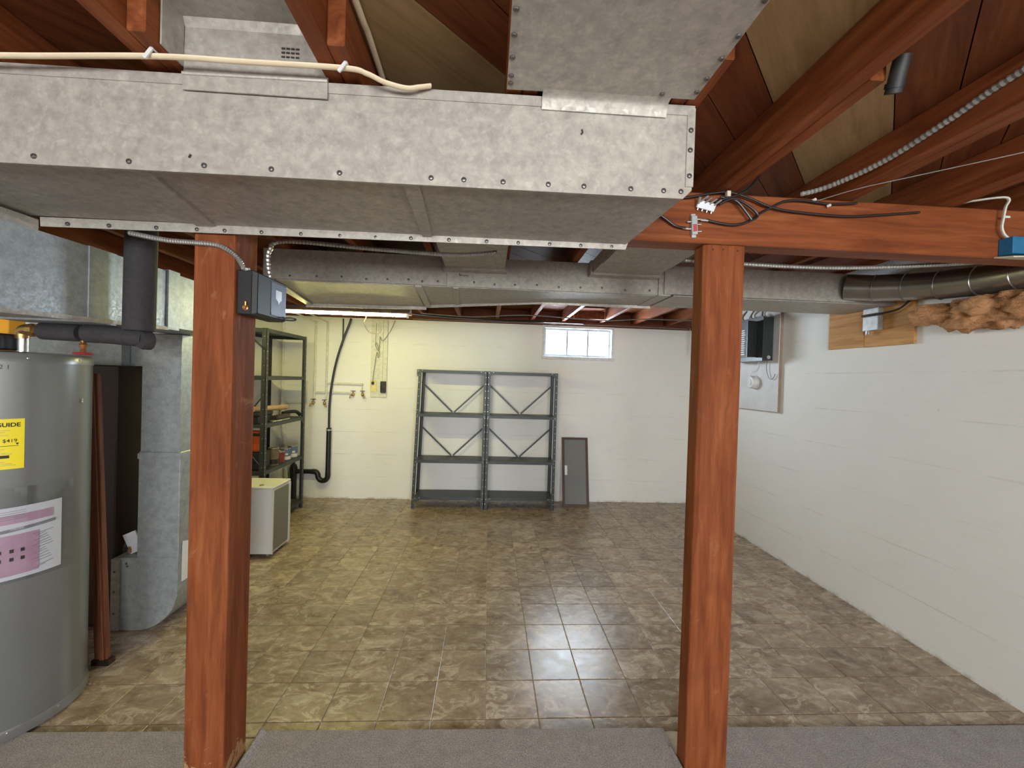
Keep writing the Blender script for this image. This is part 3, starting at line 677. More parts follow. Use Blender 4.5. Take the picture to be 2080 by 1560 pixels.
obj('grounding_lug', MB().lathe([(.010, 0), (.010, .004), (.006, .006), (.006, .012)], (-.846, 1.5028, 1.675), 8, (0, -1, 0)).cyl((-.846, 1.5, 1.682), (-.846, 1.5, 1.696), .004, 8), M['copper'], cb)
obj('pull_loop', MB().tube([(-.812, 1.70, 1.668), (-.795, 1.715, 1.672), (-.775, 1.72, 1.668), (-.78, 1.712, 1.662), (-.812, 1.708, 1.662)], .003, 6), M['black_flat'], cb, smooth=True)
c1 = thing('flexible_conduit', 'ribbed steel conduit arching over the square post into the black box', 'conduit', (-.86, 1.48, 1.80))
obj('armour', MB().tube([(-1.22, 1.483, 1.908), (-1.10, 1.480, 1.889), (-1.0, 1.478, 1.884), (-.925, 1.479, 1.878), (-.872, 1.484, 1.846), (-.853, 1.500, 1.806)], .0085, 8, 8, .004), M['conduit'], c1)
obj('connector', MB().cyl((-.853, 1.515, 1.806), (-.853, 1.512, 1.815), .012, 10), M['steelbox'], c1)
c2 = thing('flexible_conduit', 'thin ribbed conduit rising from the black box behind the square post', 'conduit', (-.835, 1.69, 1.80))
obj('armour', MB().tube([(-.842, 1.655, 1.806), (-.852, 1.652, 1.86), (-.849, 1.656, 1.92), (-.80, 1.68, 1.965), (-.45, 1.72, 1.962), (-.15, 1.72, 1.955), (.02, 1.70, 1.968)], .0085, 8, 8, .006), M['conduit'], c2)

# ------------------------------------------------------------------ second trunk duct across the room
td = thing('trunk_duct', 'long grimy trunk duct crossing the room below the joists', 'duct', (.5, 2.7, 1.985))
obj('trunk_section', MB().prism([(-1.30, 2.475), (1.045, 2.475), (1.10, 2.82), (.35, 2.86), (-.30, 3.06), (-.47, 3.20), (-1.38, 3.28)], (1.992, 2.161)), M['galv'], td)
obj('trunk_section', MB().hull8([(1.03, 2.44, 1.99), (XR - .004, 2.43, 1.985), (XR - .004, 2.80, 1.985), (1.08, 2.82, 1.985)], [(1.03, 2.44, 2.158), (XR - .004, 2.43, 2.158), (XR - .004, 2.80, 2.158), (1.08, 2.82, 2.158)]), M['galv'], td)
obj('bottom_panel', MB().box(1.085, XR - .006, 2.436, 2.80, 1.9785, 1.9845), M['galv'], td)
obj('joint_band', MB().box(1.0, 1.075, 2.452, 2.83, 1.982, 2.160), M['galv'], td)
obj('front_sheet', MB().box(-1.30, -.262, 2.468, 2.474, 1.990, 2.160), M['galv'], td)
obj('front_sheet', MB().box(-.258, 1.04, 2.466, 2.474, 1.988, 2.160), M['galv'], td)
cx, cy = -.86, 2.86
def panel_x(x0, x1, z):
    a, b2, c, d = (x0, 2.485, z), (x1, 2.485, z), (x1 - .05, 3.19, z), (x0 - .09, 3.25, z); m_ = ((x0 + x1) / 2 - .035, 2.85, z + .006)
    lo = [a, b2, c, d, m_]; up = [(p[0], p[1], p[2] + .010) for p in lo]
    return MB().add(lo + up, [(0, 1, 4), (1, 2, 4), (2, 3, 4), (3, 0, 4), (6, 5, 9), (7, 6, 9), (8, 7, 9), (5, 8, 9)] + [(i, 5 + i, 5 + (i + 1) % 4, (i + 1) % 4) for i in range(4)])
obj('bottom_panel', panel_x(-1.235, -.45, 1.984), M['galv'], td)
obj('bottom_panel', MB().hull8([(-.405, 2.485, 1.986), (-.22, 2.485, 1.986), (-.25, 3.05, 1.986), (-.44, 3.14, 1.986)], [(-.405, 2.485, 1.991), (-.22, 2.485, 1.991), (-.25, 3.05, 1.991), (-.44, 3.14, 1.991)]), M['galv'], td)
obj('bottom_panel', MB().hull8([(-.195, 2.485, 1.986), (1.03, 2.485, 1.986), (1.08, 2.80, 1.986), (-.22, 3.02, 1.986)], [(-.195, 2.485, 1.991), (1.03, 2.485, 1.991), (1.08, 2.80, 1.991), (-.22, 3.02, 1.991)]), M['galv'], td)
obj('drive_cleat', MB().hull8([(-1.29, 2.478, 1.974), (-1.24, 2.478, 1.974), (-1.345, 3.26, 1.974), (-1.395, 3.26, 1.974)], [(-1.29, 2.478, 1.99), (-1.24, 2.478, 1.99), (-1.345, 3.26, 1.99), (-1.395, 3.26, 1.99)]), M['galv'], td)
obj('drive_cleat', MB().hull8([(-.445, 2.478, 1.976), (-.405, 2.478, 1.976), (-.445, 3.2, 1.976), (-.485, 3.2, 1.976)], [(-.445, 2.478, 1.99), (-.405, 2.478, 1.99), (-.445, 3.2, 1.99), (-.485, 3.2, 1.99)]), M['galv'], td)
obj('drive_cleat', MB().hull8([(-.222, 2.478, 1.978), (-.192, 2.478, 1.978), (-.222, 3.02, 1.978), (-.252, 3.04, 1.978)], [(-.222, 2.478, 1.99), (-.192, 2.478, 1.99), (-.222, 3.02, 1.99), (-.252, 3.04, 1.99)]), M['galv'], td)
obj('hanging_flange', MB().hull8([(-1.40, 3.27, 1.958), (-.485, 3.205, 1.962), (-.485, 3.212, 1.962), (-1.40, 3.278, 1.958)], [(-1.40, 3.268, 1.99), (-.485, 3.203, 1.99), (-.485, 3.212, 1.99), (-1.40, 3.278, 1.99)]), M['galv'], td)
obj('hanging_flange', MB().hull8([(-.44, 3.12, 1.964), (.35, 2.845, 1.976), (.35, 2.852, 1.976), (-.44, 3.127, 1.964)], [(-.44, 3.118, 1.99), (.35, 2.843, 1.99), (.35, 2.852, 1.99), (-.44, 3.127, 1.99)]), M['galv'], td)
obj('hanging_flange', MB().hull8([(.352, 2.845, 1.976), (1.09, 2.805, 1.966), (1.09, 2.812, 1.966), (.352, 2.852, 1.976)], [(.352, 2.843, 1.99), (1.09, 2.803, 1.99), (1.09, 2.812, 1.99), (.352, 2.852, 1.99)]), M['galv'], td)
def branch(x0, x1, z0, y0):
    b_ = obj('branch_duct', MB().box(x0, x1, y0, 2.465, z0, 2.158), M['galv'], td)
    obj('branch_collar', MB().box(x0 - .012, x1 + .012, 2.40, 2.466, z0 - .012, 2.158), M['galv'], b_)
    obj('branch_sheet', MB().box(x0 + .004, x1 - .004, y0, 2.20, z0 - .005, z0 - .0005), M['galv'], b_)
branch(-.262, .075, 2.082, 1.62); branch(.585, .972, 2.088, 1.62)
stick(scm, 'screw', td, [(x, 2.4655, 2.008 + .004 * (i % 3)) for i, x in enumerate((-1.15, -1.0, -.86, -.72, -.60, -.48, -.40, -.31, -.10, .02, .14, .27, .40, .53, .66, .80, .95))], (0, -1, 0))
hwr = MB()
for path in ([(-.185, 2.4652, 2.052), (-.188, 2.4652, 2.066), (-.180, 2.4652, 2.050), (-.174, 2.4652, 2.058), (-.168, 2.4652, 2.050)], [(-.166, 2.4652, 2.056), (-.160, 2.4652, 2.050), (-.150, 2.4652, 2.056), (-.146, 2.4652, 2.050), (-.140, 2.4652, 2.056), (-.134, 2.4652, 2.050)]): hwr.tube(path, .0014, 5, 4)
obj('pencil_mark', hwr, M['marker'], td)

# round elbow pipe along the right wall
rp = thing('round_duct', 'shiny round galvanised elbow pipe leaving the trunk toward the white wall', 'duct', (2.3, 2.2, 2.0))
rpath = [Vector(p) for p in ((2.155, 2.425, 2.072), (2.235, 2.33, 2.052), (2.31, 2.215, 2.036), (2.365, 2.08, 2.022), (2.40, 1.93, 2.012), (2.412, 1.78, 2.006), (2.415, 1.60, 2.004))]
for i in range(len(rpath) - 1):
    a, b2 = rpath[i], rpath[i + 1]; d = (b2 - a).normalized()
    sg = obj('elbow_gore', MB().tube([a - d * .004, b2 + d * .004], .074 + .0012 * (i % 2), 28, 0), M['silverpipe'], rp, smooth=True)
    if i: obj('crimp_bead', MB().lathe([(.074, 0), (.0785, .003), (.0785, .006), (.074, .009)], a, 28, d), M['silverpipe'], sg, smooth=True)
# fibreglass batt stuffed along the sill
fb = thing('insulation_batt', 'ragged amber fibreglass batt stuffed at the top of the white wall', 'insulation', (2.4, 1.95, 1.78))
bmx = bmesh.new(); bmesh.ops.create_icosphere(bmx, subdivisions=5, radius=1)
from mathutils import noise as mn
for v in bmx.verts:
    p = v.co.copy()
    q = Vector((2.398 + p.x * .088, 1.90 + p.y * .345, 1.868 + p.z * .082))
    q += p * (.050 * mn.noise(q * 13) + .034 * mn.noise(q * 30) + .016 * mn.noise(q * 62))
    q.x = min(q.x, XR - .004); q.z = min(q.z, 1.925 + .01 * mn.noise(q * 20)); v.co = q
me = bpy.data.meshes.new('fluff'); bmx.to_mesh(me); bmx.free()
for p_ in me.polygons: p_.use_smooth = True
link('fluff', me, M['fibre'], fb)
kf = MB(); n = 16
for i in range(n + 1):
    y = 1.62 + .60 * i / n; w = math.sin(math.pi * i / n) ** .5
    kf.v += [(2.470 + .02 * math.sin(i * 1.7) * 0, y, 1.86 - .075 * w + .006 * math.sin(i * 2.3)), (2.485, y, 1.872 - .085 * w + .008 * math.sin(i * 3.1 + 1)), (2.490, y, 1.90)]
for i in range(n):
    for j in range(2): kf.f.append((3 * i + j, 3 * i + j + 1, 3 * i + 3 + j + 1, 3 * i + 3 + j))
obj('paper_facing', kf, M['kraft'], fb)

# ------------------------------------------------------------------ ceiling cables
ca = thing('cable', 'cream flat cable stapled along the joists above the dusty duct', 'cable', (-.6, .99, 2.14))
obj('sheath', MB().tube([(-1.95, .99, 2.10), (-1.40, .99, 2.120), (-1.09, .99, 2.132), (-.772, .99, 2.154), (-.569, .99, 2.156), (-.351, .99, 2.158), (-.30, .992, 2.150), (-.262, 1.0, 2.139), (-.215, 1.012, 2.137), (-.185, 1.020, 2.147), (-.160, 1.028, 2.157)], .0078, 10, 6, None, .62), M['romex'], ca, smooth=True)
for x in (-.772, -.351):
    Ms = Matrix.Translation((x, .988, 2.154)) @ Matrix.Rotation(math.radians(35), 4, 'Y')
    obj('staple', MB().box(-.004, .004, -.012, -.0065, -.016, .013, Ms).box(-.004, .004, -.012, .010, .010, .014, Ms), M['white_plastic'], ca, bevel=.001)
cb2 = thing('cable', 'cream flat cable dropping beside a joist in the open bay', 'cable', (-.32, 1.05, 2.27))
obj('sheath', MB().tube([(-.318, -1.2, 2.276), (-.318, .40, 2.276), (-.316, .95, 2.277), (-.315, 1.042, 2.280), (-.317, 1.18, 2.278), (-.318, 1.4, 2.270)], .0075, 10, 6, None, .6), M['romex'], cb2, smooth=True)
cd = thing('armoured_cable', 'grey armoured cable following a joist down to the beam', 'cable', (1.25, 1.2, 2.2))
obj('armour', MB().tube([(1.256, .55, 2.245), (1.256, .95, 2.232), (1.255, 1.10, 2.212), (1.240, 1.28, 2.188), (1.19, 1.43, 2.176), (1.13, 1.49, 2.170)], .0085, 8, 8, .007), M['grey_cable'], cd)
ps = thing('pipe_stub', 'short black pipe stub clamped under a joist', 'pipe', (.885, .90, 2.16))
obj('stub', MB().cyl((.905, .915, 2.135), (.895, .885, 2.20), .0165, 16), M['black_flat'], ps, smooth=True)
obj('clamp', MB().lathe([(.019, 0), (.019, .010)], (.9035, .911, 2.145), 16, (-.14, -.42, .9)), M['black'], ps, smooth=True)
cu = thing('flexible_conduit', 'ribbed steel conduit clipped under the beam right of the chamfered post', 'conduit', (1.2, 1.7, 1.965))
obj('armour', MB().tube([(.80, 1.70, 1.972), (1.02, 1.70, 1.968), (1.30, 1.70, 1.966), (1.55, 1.69, 1.972), (1.9, 1.68, 1.998), (2.2, 1.68, 2.03)], .0085, 8, 8, .0065), M['conduit'], cu)

# coax splitters and leads on the beam face
YBm = 1.502
sp1 = thing('coax_splitter', 'upright silver coax splitter with a red sticker on the beam face', 'splitter', (.73, 1.495, 2.03))
Ms = Matrix.Translation((.732, 1.492, 2.036)) @ Matrix.Rotation(math.radians(-4), 4, 'Y')
obj('housing', MB().box(-.011, .011, -.007, .009, -.034, .034, Ms), M['steelbox'], sp1, bevel=.002)
for z in (-.043, .034): obj('mounting_ear', MB().box(-.008, .008, .003, .008, z, z + .009, Ms), M['steelbox'], sp1)
obj('sticker', MB().box(-.007, .007, -.0082, -.0071, -.024, .002, Ms), M['pinkred'], sp1)
for sx, z in ((-1, -.012), (-1, .014), (1, .022), (1, .004), (1, -.022)):
    obj('port', MB().cyl(Ms @ Vector((sx * .011, 0, z)), Ms @ Vector((sx * .026, 0, z)), .0034, 8), M['bolt'], sp1)
sp2 = thing('coax_splitter', 'tilted wide silver coax splitter with several leads on the beam face', 'splitter', (.765, 1.495, 2.11))
Mt = Matrix.Translation((.772, 1.488, 2.108)) @ Matrix.Rotation(math.radians(12), 4, 'Y') @ Matrix.Rotation(math.radians(22), 4, 'X')
obj('housing', MB().box(-.034, .034, -.006, .008, -.014, .014, Mt), M['steelbox'], sp2, bevel=.002)
for x in (-.026, -.009, .009, .026):
    obj('port', MB().cyl(Mt @ Vector((x, -.004, .008)), Mt @ Vector((x + .014, -.016, .030)), .0036, 8), M['bolt'], sp2)
    obj('mounting_foot', MB().cyl(Mt @ Vector((x, -.003, -.014)), Mt @ Vector((x, -.003, -.021)), .003, 8), M['bolt'], sp2)
obj('port', MB().cyl(Mt @ Vector((-.030, -.002, .0)), Mt @ Vector((-.036, -.010, .022)), .0050, 8), M['bolt'], sp2)
def coax(label, path, r=.0044):
    t_ = thing('coax_cable', label, 'cable', path[0]); obj('jacket', MB().tube(path, r, 8, 8), M['coax'], t_, smooth=True); return t_
k1 = coax('black coax lead looping from the upright splitter back up the beam', [(.775, 1.490, 2.058), (.83, 1.487, 2.047), (.885, 1.484, 2.044), (.935, 1.484, 2.060), (.968, 1.484, 2.086), (1.02, 1.484, 2.116), (1.07, 1.484, 2.140), (1.14, 1.485, 2.146), (1.24, 1.487, 2.140), (1.35, 1.49, 2.150)])
obj('plug', MB().cyl((.755, 1.492, 2.058), (.782, 1.490, 2.056), .0048, 8), M['bolt'], k1)
k2 = coax('black coax lead running from the upright splitter behind the dusty duct', [(.700, 1.490, 2.024), (.66, 1.488, 2.030), (.62, 1.487, 2.055), (.57, 1.489, 2.085), (.50, 1.49, 2.11)])
obj('plug', MB().cyl((.708, 1.491, 2.023), (.688, 1.490, 2.025), .0048, 8), M['bolt'], k2)
k3 = coax('black coax lead arching highest over the tilted splitter', [(.62, 1.488, 2.128), (.70, 1.485, 2.134), (.79, 1.482, 2.152), (.855, 1.480, 2.158), (.93, 1.482, 2.142), (1.01, 1.484, 2.116), (1.10, 1.486, 2.104), (1.30, 1.488, 2.098), (1.45, 1.49, 2.112), (1.60, 1.492, 2.130)])
obj('plug', MB().cyl((.775, 1.481, 2.140), (.765, 1.481, 2.130), .0048, 8), M['bolt'], k3)
k4 = coax('black coax lead crossing the tilted splitter with a white tag', [(.800, 1.478, 2.120), (.845, 1.474, 2.135), (.885, 1.476, 2.150), (.93, 1.478, 2.18), (.985, 1.474, 2.26)])
obj('cable_tag', MB().box(.838, .852, 1.466, 1.482, 2.138, 2.158), M['beige'], k4, bevel=.001)
k5 = coax('black coax lead making the small inner loop beside the tilted splitter', [(.815, 1.477, 2.112), (.86, 1.472, 2.132), (.905, 1.476, 2.122), (.95, 1.479, 2.096), (.962, 1.480, 2.075), (.93, 1.482, 2.058)])
k6 = coax('black coax lead slanting down across the inner loop', [(.82, 1.480, 2.140), (.875, 1.476, 2.128), (.91, 1.478, 2.098), (.94, 1.480, 2.064)])
for x, z, lb in ((1.178, 2.150, 'small white cable clip high on the beam face'), (1.235, 2.132, 'small white cable clip lower on the beam face beside the first clip')):
    tag(obj('cable_clip', MB().lathe([(.0055, 0), (.0055, .010), (.003, .012)], (x, 1.490, z), 10, (.5, -.8, .2)), M['white_plastic'], smooth=True), lb, 'clip')
tag(obj('thin_wire', MB().tube([(1.195, 1.49, 2.150), (1.27, 1.40, 2.158), (1.364, 1.305, 2.159), (1.531, 1.136, 2.159), (1.75, .90, 2.159)], .0016, 6, 8), M['grey_cable'], smooth=True), 'thin grey wire slanting from the beam across the joists', 'wire')
# blue box at the end of the beam
bx = thing('outlet_box', 'blue plastic outlet box with a beige cover on the beam face', 'electrical box', (2.0, 1.48, 2.0))
obj('box', MB().box(1.935, 2.06, 1.455, 1.5015, 1.982, 2.046), M['blue'], bx, bevel=.002)
obj('cover_plate', MB().hull8([(1.918, 1.440, 1.962), (2.08, 1.440, 1.970), (2.08, 1.50, 1.974), (1.918, 1.50, 1.974)], [(1.918, 1.440, 1.967), (2.08, 1.440, 1.975), (2.08, 1.50, 1.979), (1.918, 1.50, 1.979)]), M['beige'], bx)
wc = thing('cable', 'white cable bending down the beam into the blue outlet box', 'cable', (1.93, 1.49, 2.1))
obj('sheath', MB().tube([(1.80, 1.60, 2.205), (1.86, 1.52, 2.20), (1.915, 1.478, 2.197), (1.935, 1.474, 2.186), (1.925, 1.476, 2.160), (1.922, 1.480, 2.115), (1.921, 1.482, 2.085), (1.932, 1.482, 2.060), (1.950, 1.480, 2.044)], .0058, 8, 6, None, .7), M['white_pvc'], wc, smooth=True)
obj('staple', MB().box(1.918, 1.945, 1.474, 1.480, 2.120, 2.128), M['white_plastic'], wc, bevel=.001)

# ------------------------------------------------------------------ fluorescent fixture at the rear
FY, FZ = 3.50, 1.953
lf = thing('fluorescent_fixture', 'hanging fluorescent strip light with a glowing yellow-green tube by the rear wall', 'light', (-1.27, FY, FZ))
obj('housing', MB().prism([(FY - .055, FZ + .007), (FY - .020, FZ + .018), (FY + .020, FZ + .018), (FY + .055, FZ + .007), (FY + .055, FZ + .013), (FY + .024, FZ + .050), (FY - .024, FZ + .050), (FY - .055, FZ + .013)], (-1.92, -.655), 'X'), M['fixture'], lf)
obj('tube', MB().cyl((-1.875, FY, FZ), (-.695, FY, FZ), .0130, 16), M['tube'], lf, smooth=True)
for x in (-1.885, -.682): obj('lamp_holder', MB().box(x - .010, x + .010, FY - .018, FY + .018, FZ - .020, FZ + .024), M['white_plastic'], lf, bevel=.003)
for x in (-1.75, -.82): obj('hanger', MB().tube([(x, FY, FZ + .058), (x + .01, FY, ZJ)], .002, 6, 0), M['bolt'], lf)
# ------------------------------------------------------------------ shelving
def angle_post(mb, x, y, sx, sy, z0, z1, w=.034, t=.003, dx=0.0):
    # L-shaped slotted angle whose corner sits at (x,y)
    for a0, a1, b0, b1 in ((x, x + sx * w, y, y + sy * t), (x, x + sx * t, y, y + sy * w)):
        a0, a1 = min(a0, a1), max(a0, a1); b0, b1 = min(b0, b1), max(b0, b1)
        mb.hull8([(a0 - dx, b0, z0), (a1 - dx, b0, z0), (a1 - dx, b1, z0), (a0 - dx, b1, z0)], [(a0 + dx, b0, z1), (a1 + dx, b0, z1), (a1 + dx, b1, z1), (a0 + dx, b1, z1)])
def pan(x0, x1, y0, y1, z, lip=.030):
    t = .002
    return MB().box(x0, x1, y0, y1, z - t, z).box(x0, x1, y0, y0 + t, z - lip, z - t).box(x0, x1, y1 - t, y1, z - lip, z - t).box(x0, x0 + t, y0 + t, y1 - t, z - lip, z - t).box(x1 - t, x1, y0 + t, y1 - t, z - lip, z - t)
holem = MB().lathe([(.0042, 0), (.0042, .0012)], n=8).mesh('slot'); holem.materials.append(M['bolt'])
boltm = MB().lathe([(.0062, 0), (.0062, .004), (.003, .006)], n=8).mesh('bolt'); boltm.materials.append(M['bolt'])
def shelf_back(label, x0, x1, tilt):
    y0, y1, zt = 4.640, 4.945, 1.535
    s_ = thing('shelf_unit', label, 'shelving', ((x0 + x1) / 2, 4.8, 0), 'empty grey steel shelf units')
    for x, sx, dx in ((x0, 1, tilt), (x1, -1, 0)):
        for y, sy in ((y0, 1), (y1, -1)):
            mb = MB(); angle_post(mb, x, y, sx, sy, 0, zt, dx=dx); p_ = obj('upright', mb, M['shelf_edge'] if sy > 0 else M['shelf'], s_)
            if sy > 0:
                stick(holem, 'slot', p_, [(x + sx * .012 + dx * (2 * z / zt - 1), y - .0002, z) for z in [.10 + .076 * q for q in range(19)]], (0, -1, 0))
    for z in (zt - .002, 1.045, .535, .128):
        sh = obj('shelf', pan(x0 + .004, x1 - .004, y0 + .004, y1 - .004, z), M['shelf'], s_)
        stick(boltm, 'bolt', sh, [(x0 + .018, y0 + .0005, z - .016), (x1 - .018, y0 + .0005, z - .016)], (0, -1, 0))
    for zc_, zn in ((1.395, 1.05), (.885, .54)):
        for x, xs in ((x0 + .012, 1), (x1 - .012, -1)):
            mid = (x0 + x1) / 2 - xs * .012
            d = Vector((mid - x, 0, zn - zc_)); L = d.length; ang = math.atan2(d.z, d.x)
            Mb = Matrix.Translation((x, y1 - .004, zc_)) @ Matrix.Rotation(-ang, 4, 'Y')
            obj('brace', MB().box(0, L, -.001, .002, -.009, .009, Mb), M['shelf'], s_)
    for x, sx in ((x0, 1), (x1, -1)):
        for z, sz in ((zt - .004, -1), (.128, -1)):
            g_ = obj('gusset', MB().prism([(x + sx * .004, z), (x + sx * .075, z), (x + sx * .075, z + sz * .012), (x + sx * .014, z + sz * .075), (x + sx * .004, z + sz * .075)][::(1 if sx * sz < 0 else -1)][::-1], (y0 - .0035, y0 - .0006), 'Y'), M['shelf_edge'], s_)
            stick(boltm, 'bolt', g_, [(x + sx * .065, y0 - .0035, z + sz * .008), (x + sx * .010, y0 - .0035, z + sz * .065)], (0, -1, 0))
shelf_back('empty grey slotted-steel shelf unit nearer the water pipes', -.786, -.014, .022)
shelf_back('empty grey slotted-steel shelf unit nearer the leaning screen', -.008, .776, .0)

ls = thing('shelf_unit', 'dark grey steel shelf unit holding cans and tools along the left wall', 'shelving', (-2.17, 4.2, 0))
LX0, LX1, LY0, LY1, LZ = -2.372, -1.972, 3.83, 4.645, 1.845
for x, sx in ((LX0, 1), (LX1, -1)):
    for y, sy in ((LY0, 1), (LY1, -1)):
        mb = MB(); angle_post(mb, x, y, sx, sy, 0, LZ, .040); p_ = obj('upright', mb, M['shelf'], ls)
        if sx < 0: stick(holem, 'slot', p_, [(LX1 + .0002, y + sy * .018, .08 + .065 * q) for q in range(27)], (1, 0, 0))
        if sx < 0 and sy > 0: stick(holem, 'slot', p_, [(LX1 - .018, LY0 - .0002, .08 + .13 * q) for q in range(14)], (0, -1, 0))
for z in (LZ - .002, 1.415, .985, .562, .088): obj('shelf', pan(LX0 + .003, LX1 - .003, LY0 + .003, LY1 - .003, z, .034), M['shelf_edge'], ls)
for y0_, z0_, y1_, z1_ in ((LY0, 1.26, LY0 + .40, 1.0), (LY1, 1.26, LY0 + .42, 1.0)):
    d = Vector((0, y1_ - y0_, z1_ - z0_)); L = d.length; ang = math.atan2(d.z, d.y)
    Mb = Matrix.Translation((LX0 + .004, y0_, z0_)) @ Matrix.Rotation(ang, 4, 'X')
    obj('brace', MB().box(-.001, .002, 0, L, -.009, .009, Mb), M['shelf'], ls)
Mb = Matrix.Translation((LX1, LY0 + .001, 1.64)) @ Matrix.Rotation(math.radians(42), 4, 'Y')
obj('brace', MB().box(-.48, 0, -.001, .002, -.009, .009, Mb), M['shelf'], ls)
obj('gusset', MB().prism([(LY1 - .10, .983), (LY1 - .004, .983), (LY1 - .004, .88), (LY1 - .016, .88)][::-1], (LX1 - .004, LX1 - .001), 'X'), M['shelf'], ls)
# cans on its lower shelf
def can(label, x, y, r, h, m1, m2, z=.563):
    c_ = thing('paint_can', label, 'can', (x, y, z))
    obj('can_body', MB().lathe([(r, 0), (r, h)], (x, y, z), 24), m1, c_, smooth=True)
    if m2: obj('label_band', MB().lathe([(r + .001, h * .08), (r + .001, h * .36)], (x, y, z), 24), m2, c_, smooth=True)
    obj('rim', MB().lathe([(r + .003, h - .006), (r + .003, h + .003), (r - .010, h + .003), (r - .012, h - .002)], (x, y, z), 24), M['tin'], c_, smooth=True)
    return c_
cA = can('blue and white paint can closest to the far upright of the left shelf', -2.035, 4.52, .046, .125, M['can_blue'], M['can_white'])
cB = can('blue and white paint can between the dark red can and its twin', -2.040, 4.38, .046, .118, M['can_blue'], M['can_white'])
for c_, y in ((cA, 4.52), (cB, 4.38)): obj('label_print', MB().box(-.014, .014, -.048, -.0465, .055, .075, Matrix.Translation((c_.location.x, y, .563)) @ Matrix.Rotation(math.radians(35), 4, 'Z')), M['can_white'], c_)
can('small dark red can on the lower shelf', -2.035, 4.255, .040, .110, M['can_red'], None)
can('tall brown can with a dark lid on the lower shelf', -2.040, 4.135, .046, .165, M['can_brown'], M['black_flat'])
# tools and cases on the shelves
oc = thing('tool_case', 'orange plastic tool case on the near end of the left shelf', 'case', (-2.06, 3.72, .77))
obj('shell', MB().box(-2.16, -2.005, 3.88, 3.93, .726, .923), M['orange'], oc, bevel=.022, seg=3)
obj('handle_slot', MB().box(-2.12, -2.035, 3.876, 3.8815, .872, .898), M['ink'], oc, bevel=.002)
obj('rib', MB().box(-2.10, -2.095, 3.874, 3.8805, .75, .86), M['orange'], oc)
obj('latch', MB().lathe([(.008, 0), (.008, .006)], (-2.035, 3.879, .755), 10, (0, -1, 0)), M['bolt'], oc)
bc = thing('tool_case', 'black tool case under the orange case on the left shelf', 'case', (-2.2, 3.95, .563))
obj('shell', MB().box(-2.32, -2.03, 3.875, 4.06, .563, .725), M['black_flat'], bc, bevel=.010, seg=2)
obj('latch', MB().box(-2.10, -2.07, 3.866, 3.876, .62, .67), M['black'], bc)
obj('cord', MB().tube([(-2.09, 3.870, .69), (-2.06, 3.866, .655), (-2.035, 3.87, .62)], .0025, 6), M['grey_cable'], bc)
bt = thing('tool_box', 'flat black tool box on the middle shelf of the left unit', 'box', (-2.2, 3.98, .985))
obj('tray', MB().box(-2.34, -2.04, 3.845, 4.10, .986, 1.055), M['black'], bt, bevel=.004)
obj('lid', MB().box(-2.345, -2.035, 3.84, 4.105, 1.056, 1.086), M['black_flat'], bt, bevel=.006)
tr = thing('cardboard_roll', 'tan cardboard roll lying across the black tool box', 'roll', (-2.2, 4.1, 1.09))
obj('roll', MB().cyl((-2.10, 3.86, 1.113), (-2.04, 4.36, 1.107), .026, 16), M['tanroll'], tr, smooth=True)
obj('core', MB().cyl((-2.0405, 4.357, 1.107), (-2.0400, 4.3612, 1.107), .012, 12), M['trim'], tr, smooth=True)
hs = thing('hand_saw', 'black and wood handled hand tool lying on the middle shelf', 'tool', (-2.03, 4.2, .985))
obj('blade', MB().box(-2.05, -1.985, 4.06, 4.34, .986, 1.000), M['tin'], hs, bevel=.002)
obj('handle', MB().box(-2.055, -1.99, 4.10, 4.36, 1.001, 1.040), M['brown_cab'], hs, bevel=.010, seg=2)
dr = thing('hand_tool', 'black angled hand tool at the far end of the middle shelf', 'tool', (-2.05, 4.5, .985))
obj('body', MB().tube([(-2.10, 4.42, 1.035), (-2.06, 4.50, 1.045), (-2.03, 4.57, 1.040), (-2.01, 4.615, 1.003)], .018, 10), M['black_flat'], dr, smooth=True)
obj('stand', MB().box(-2.12, -2.06, 4.40, 4.46, .986, 1.025), M['black'], dr, bevel=.004)
tag(obj('white_marker', MB().cyl((-1.995, 4.02, .992), (-1.985, 4.16, .992), .006, 10), M['can_white'], smooth=True), 'white marker lying on the front lip of the middle shelf', 'marker')

# dehumidifier
dh = thing('dehumidifier', 'white boxy dehumidifier with a grey mesh side on castors', 'appliance', (-1.83, 3.5, 0))
obj('cabinet', MB().box(-2.02, -1.655, 3.352, 3.640, .028, .538), M['white_plastic'], dh, bevel=.004)
obj('top_cover', MB().box(-2.025, -1.648, 3.347, 3.646, .538, .556), M['white_plastic'], dh, bevel=.005)
obj('side_grille', MB().box(-1.656, -1.650, 3.366, 3.612, .050, .520), M['grille'], dh)
obj('side_frame', MB().box(-1.656, -1.646, 3.614, 3.642, .030, .536).box(-1.656, -1.646, 3.350, 3.364, .030, .536), M['white_plastic'], dh)
obj('lid_knob', MB().lathe([(.016, 0), (.018, .006), (.010, .010)], (-1.76, 3.40, .556), 14), M['tin'], dh, smooth=True)
for x, y in ((-1.69, 3.38), (-1.69, 3.61), (-1.98, 3.38), (-1.98, 3.61)): obj('castor', MB().cyl((x - .009, y, .0142), (x + .009, y, .0142), .014, 14).box(x - .004, x + .004, y - .006, y + .006, .012, .03), M['tin'], dh, smooth=True)

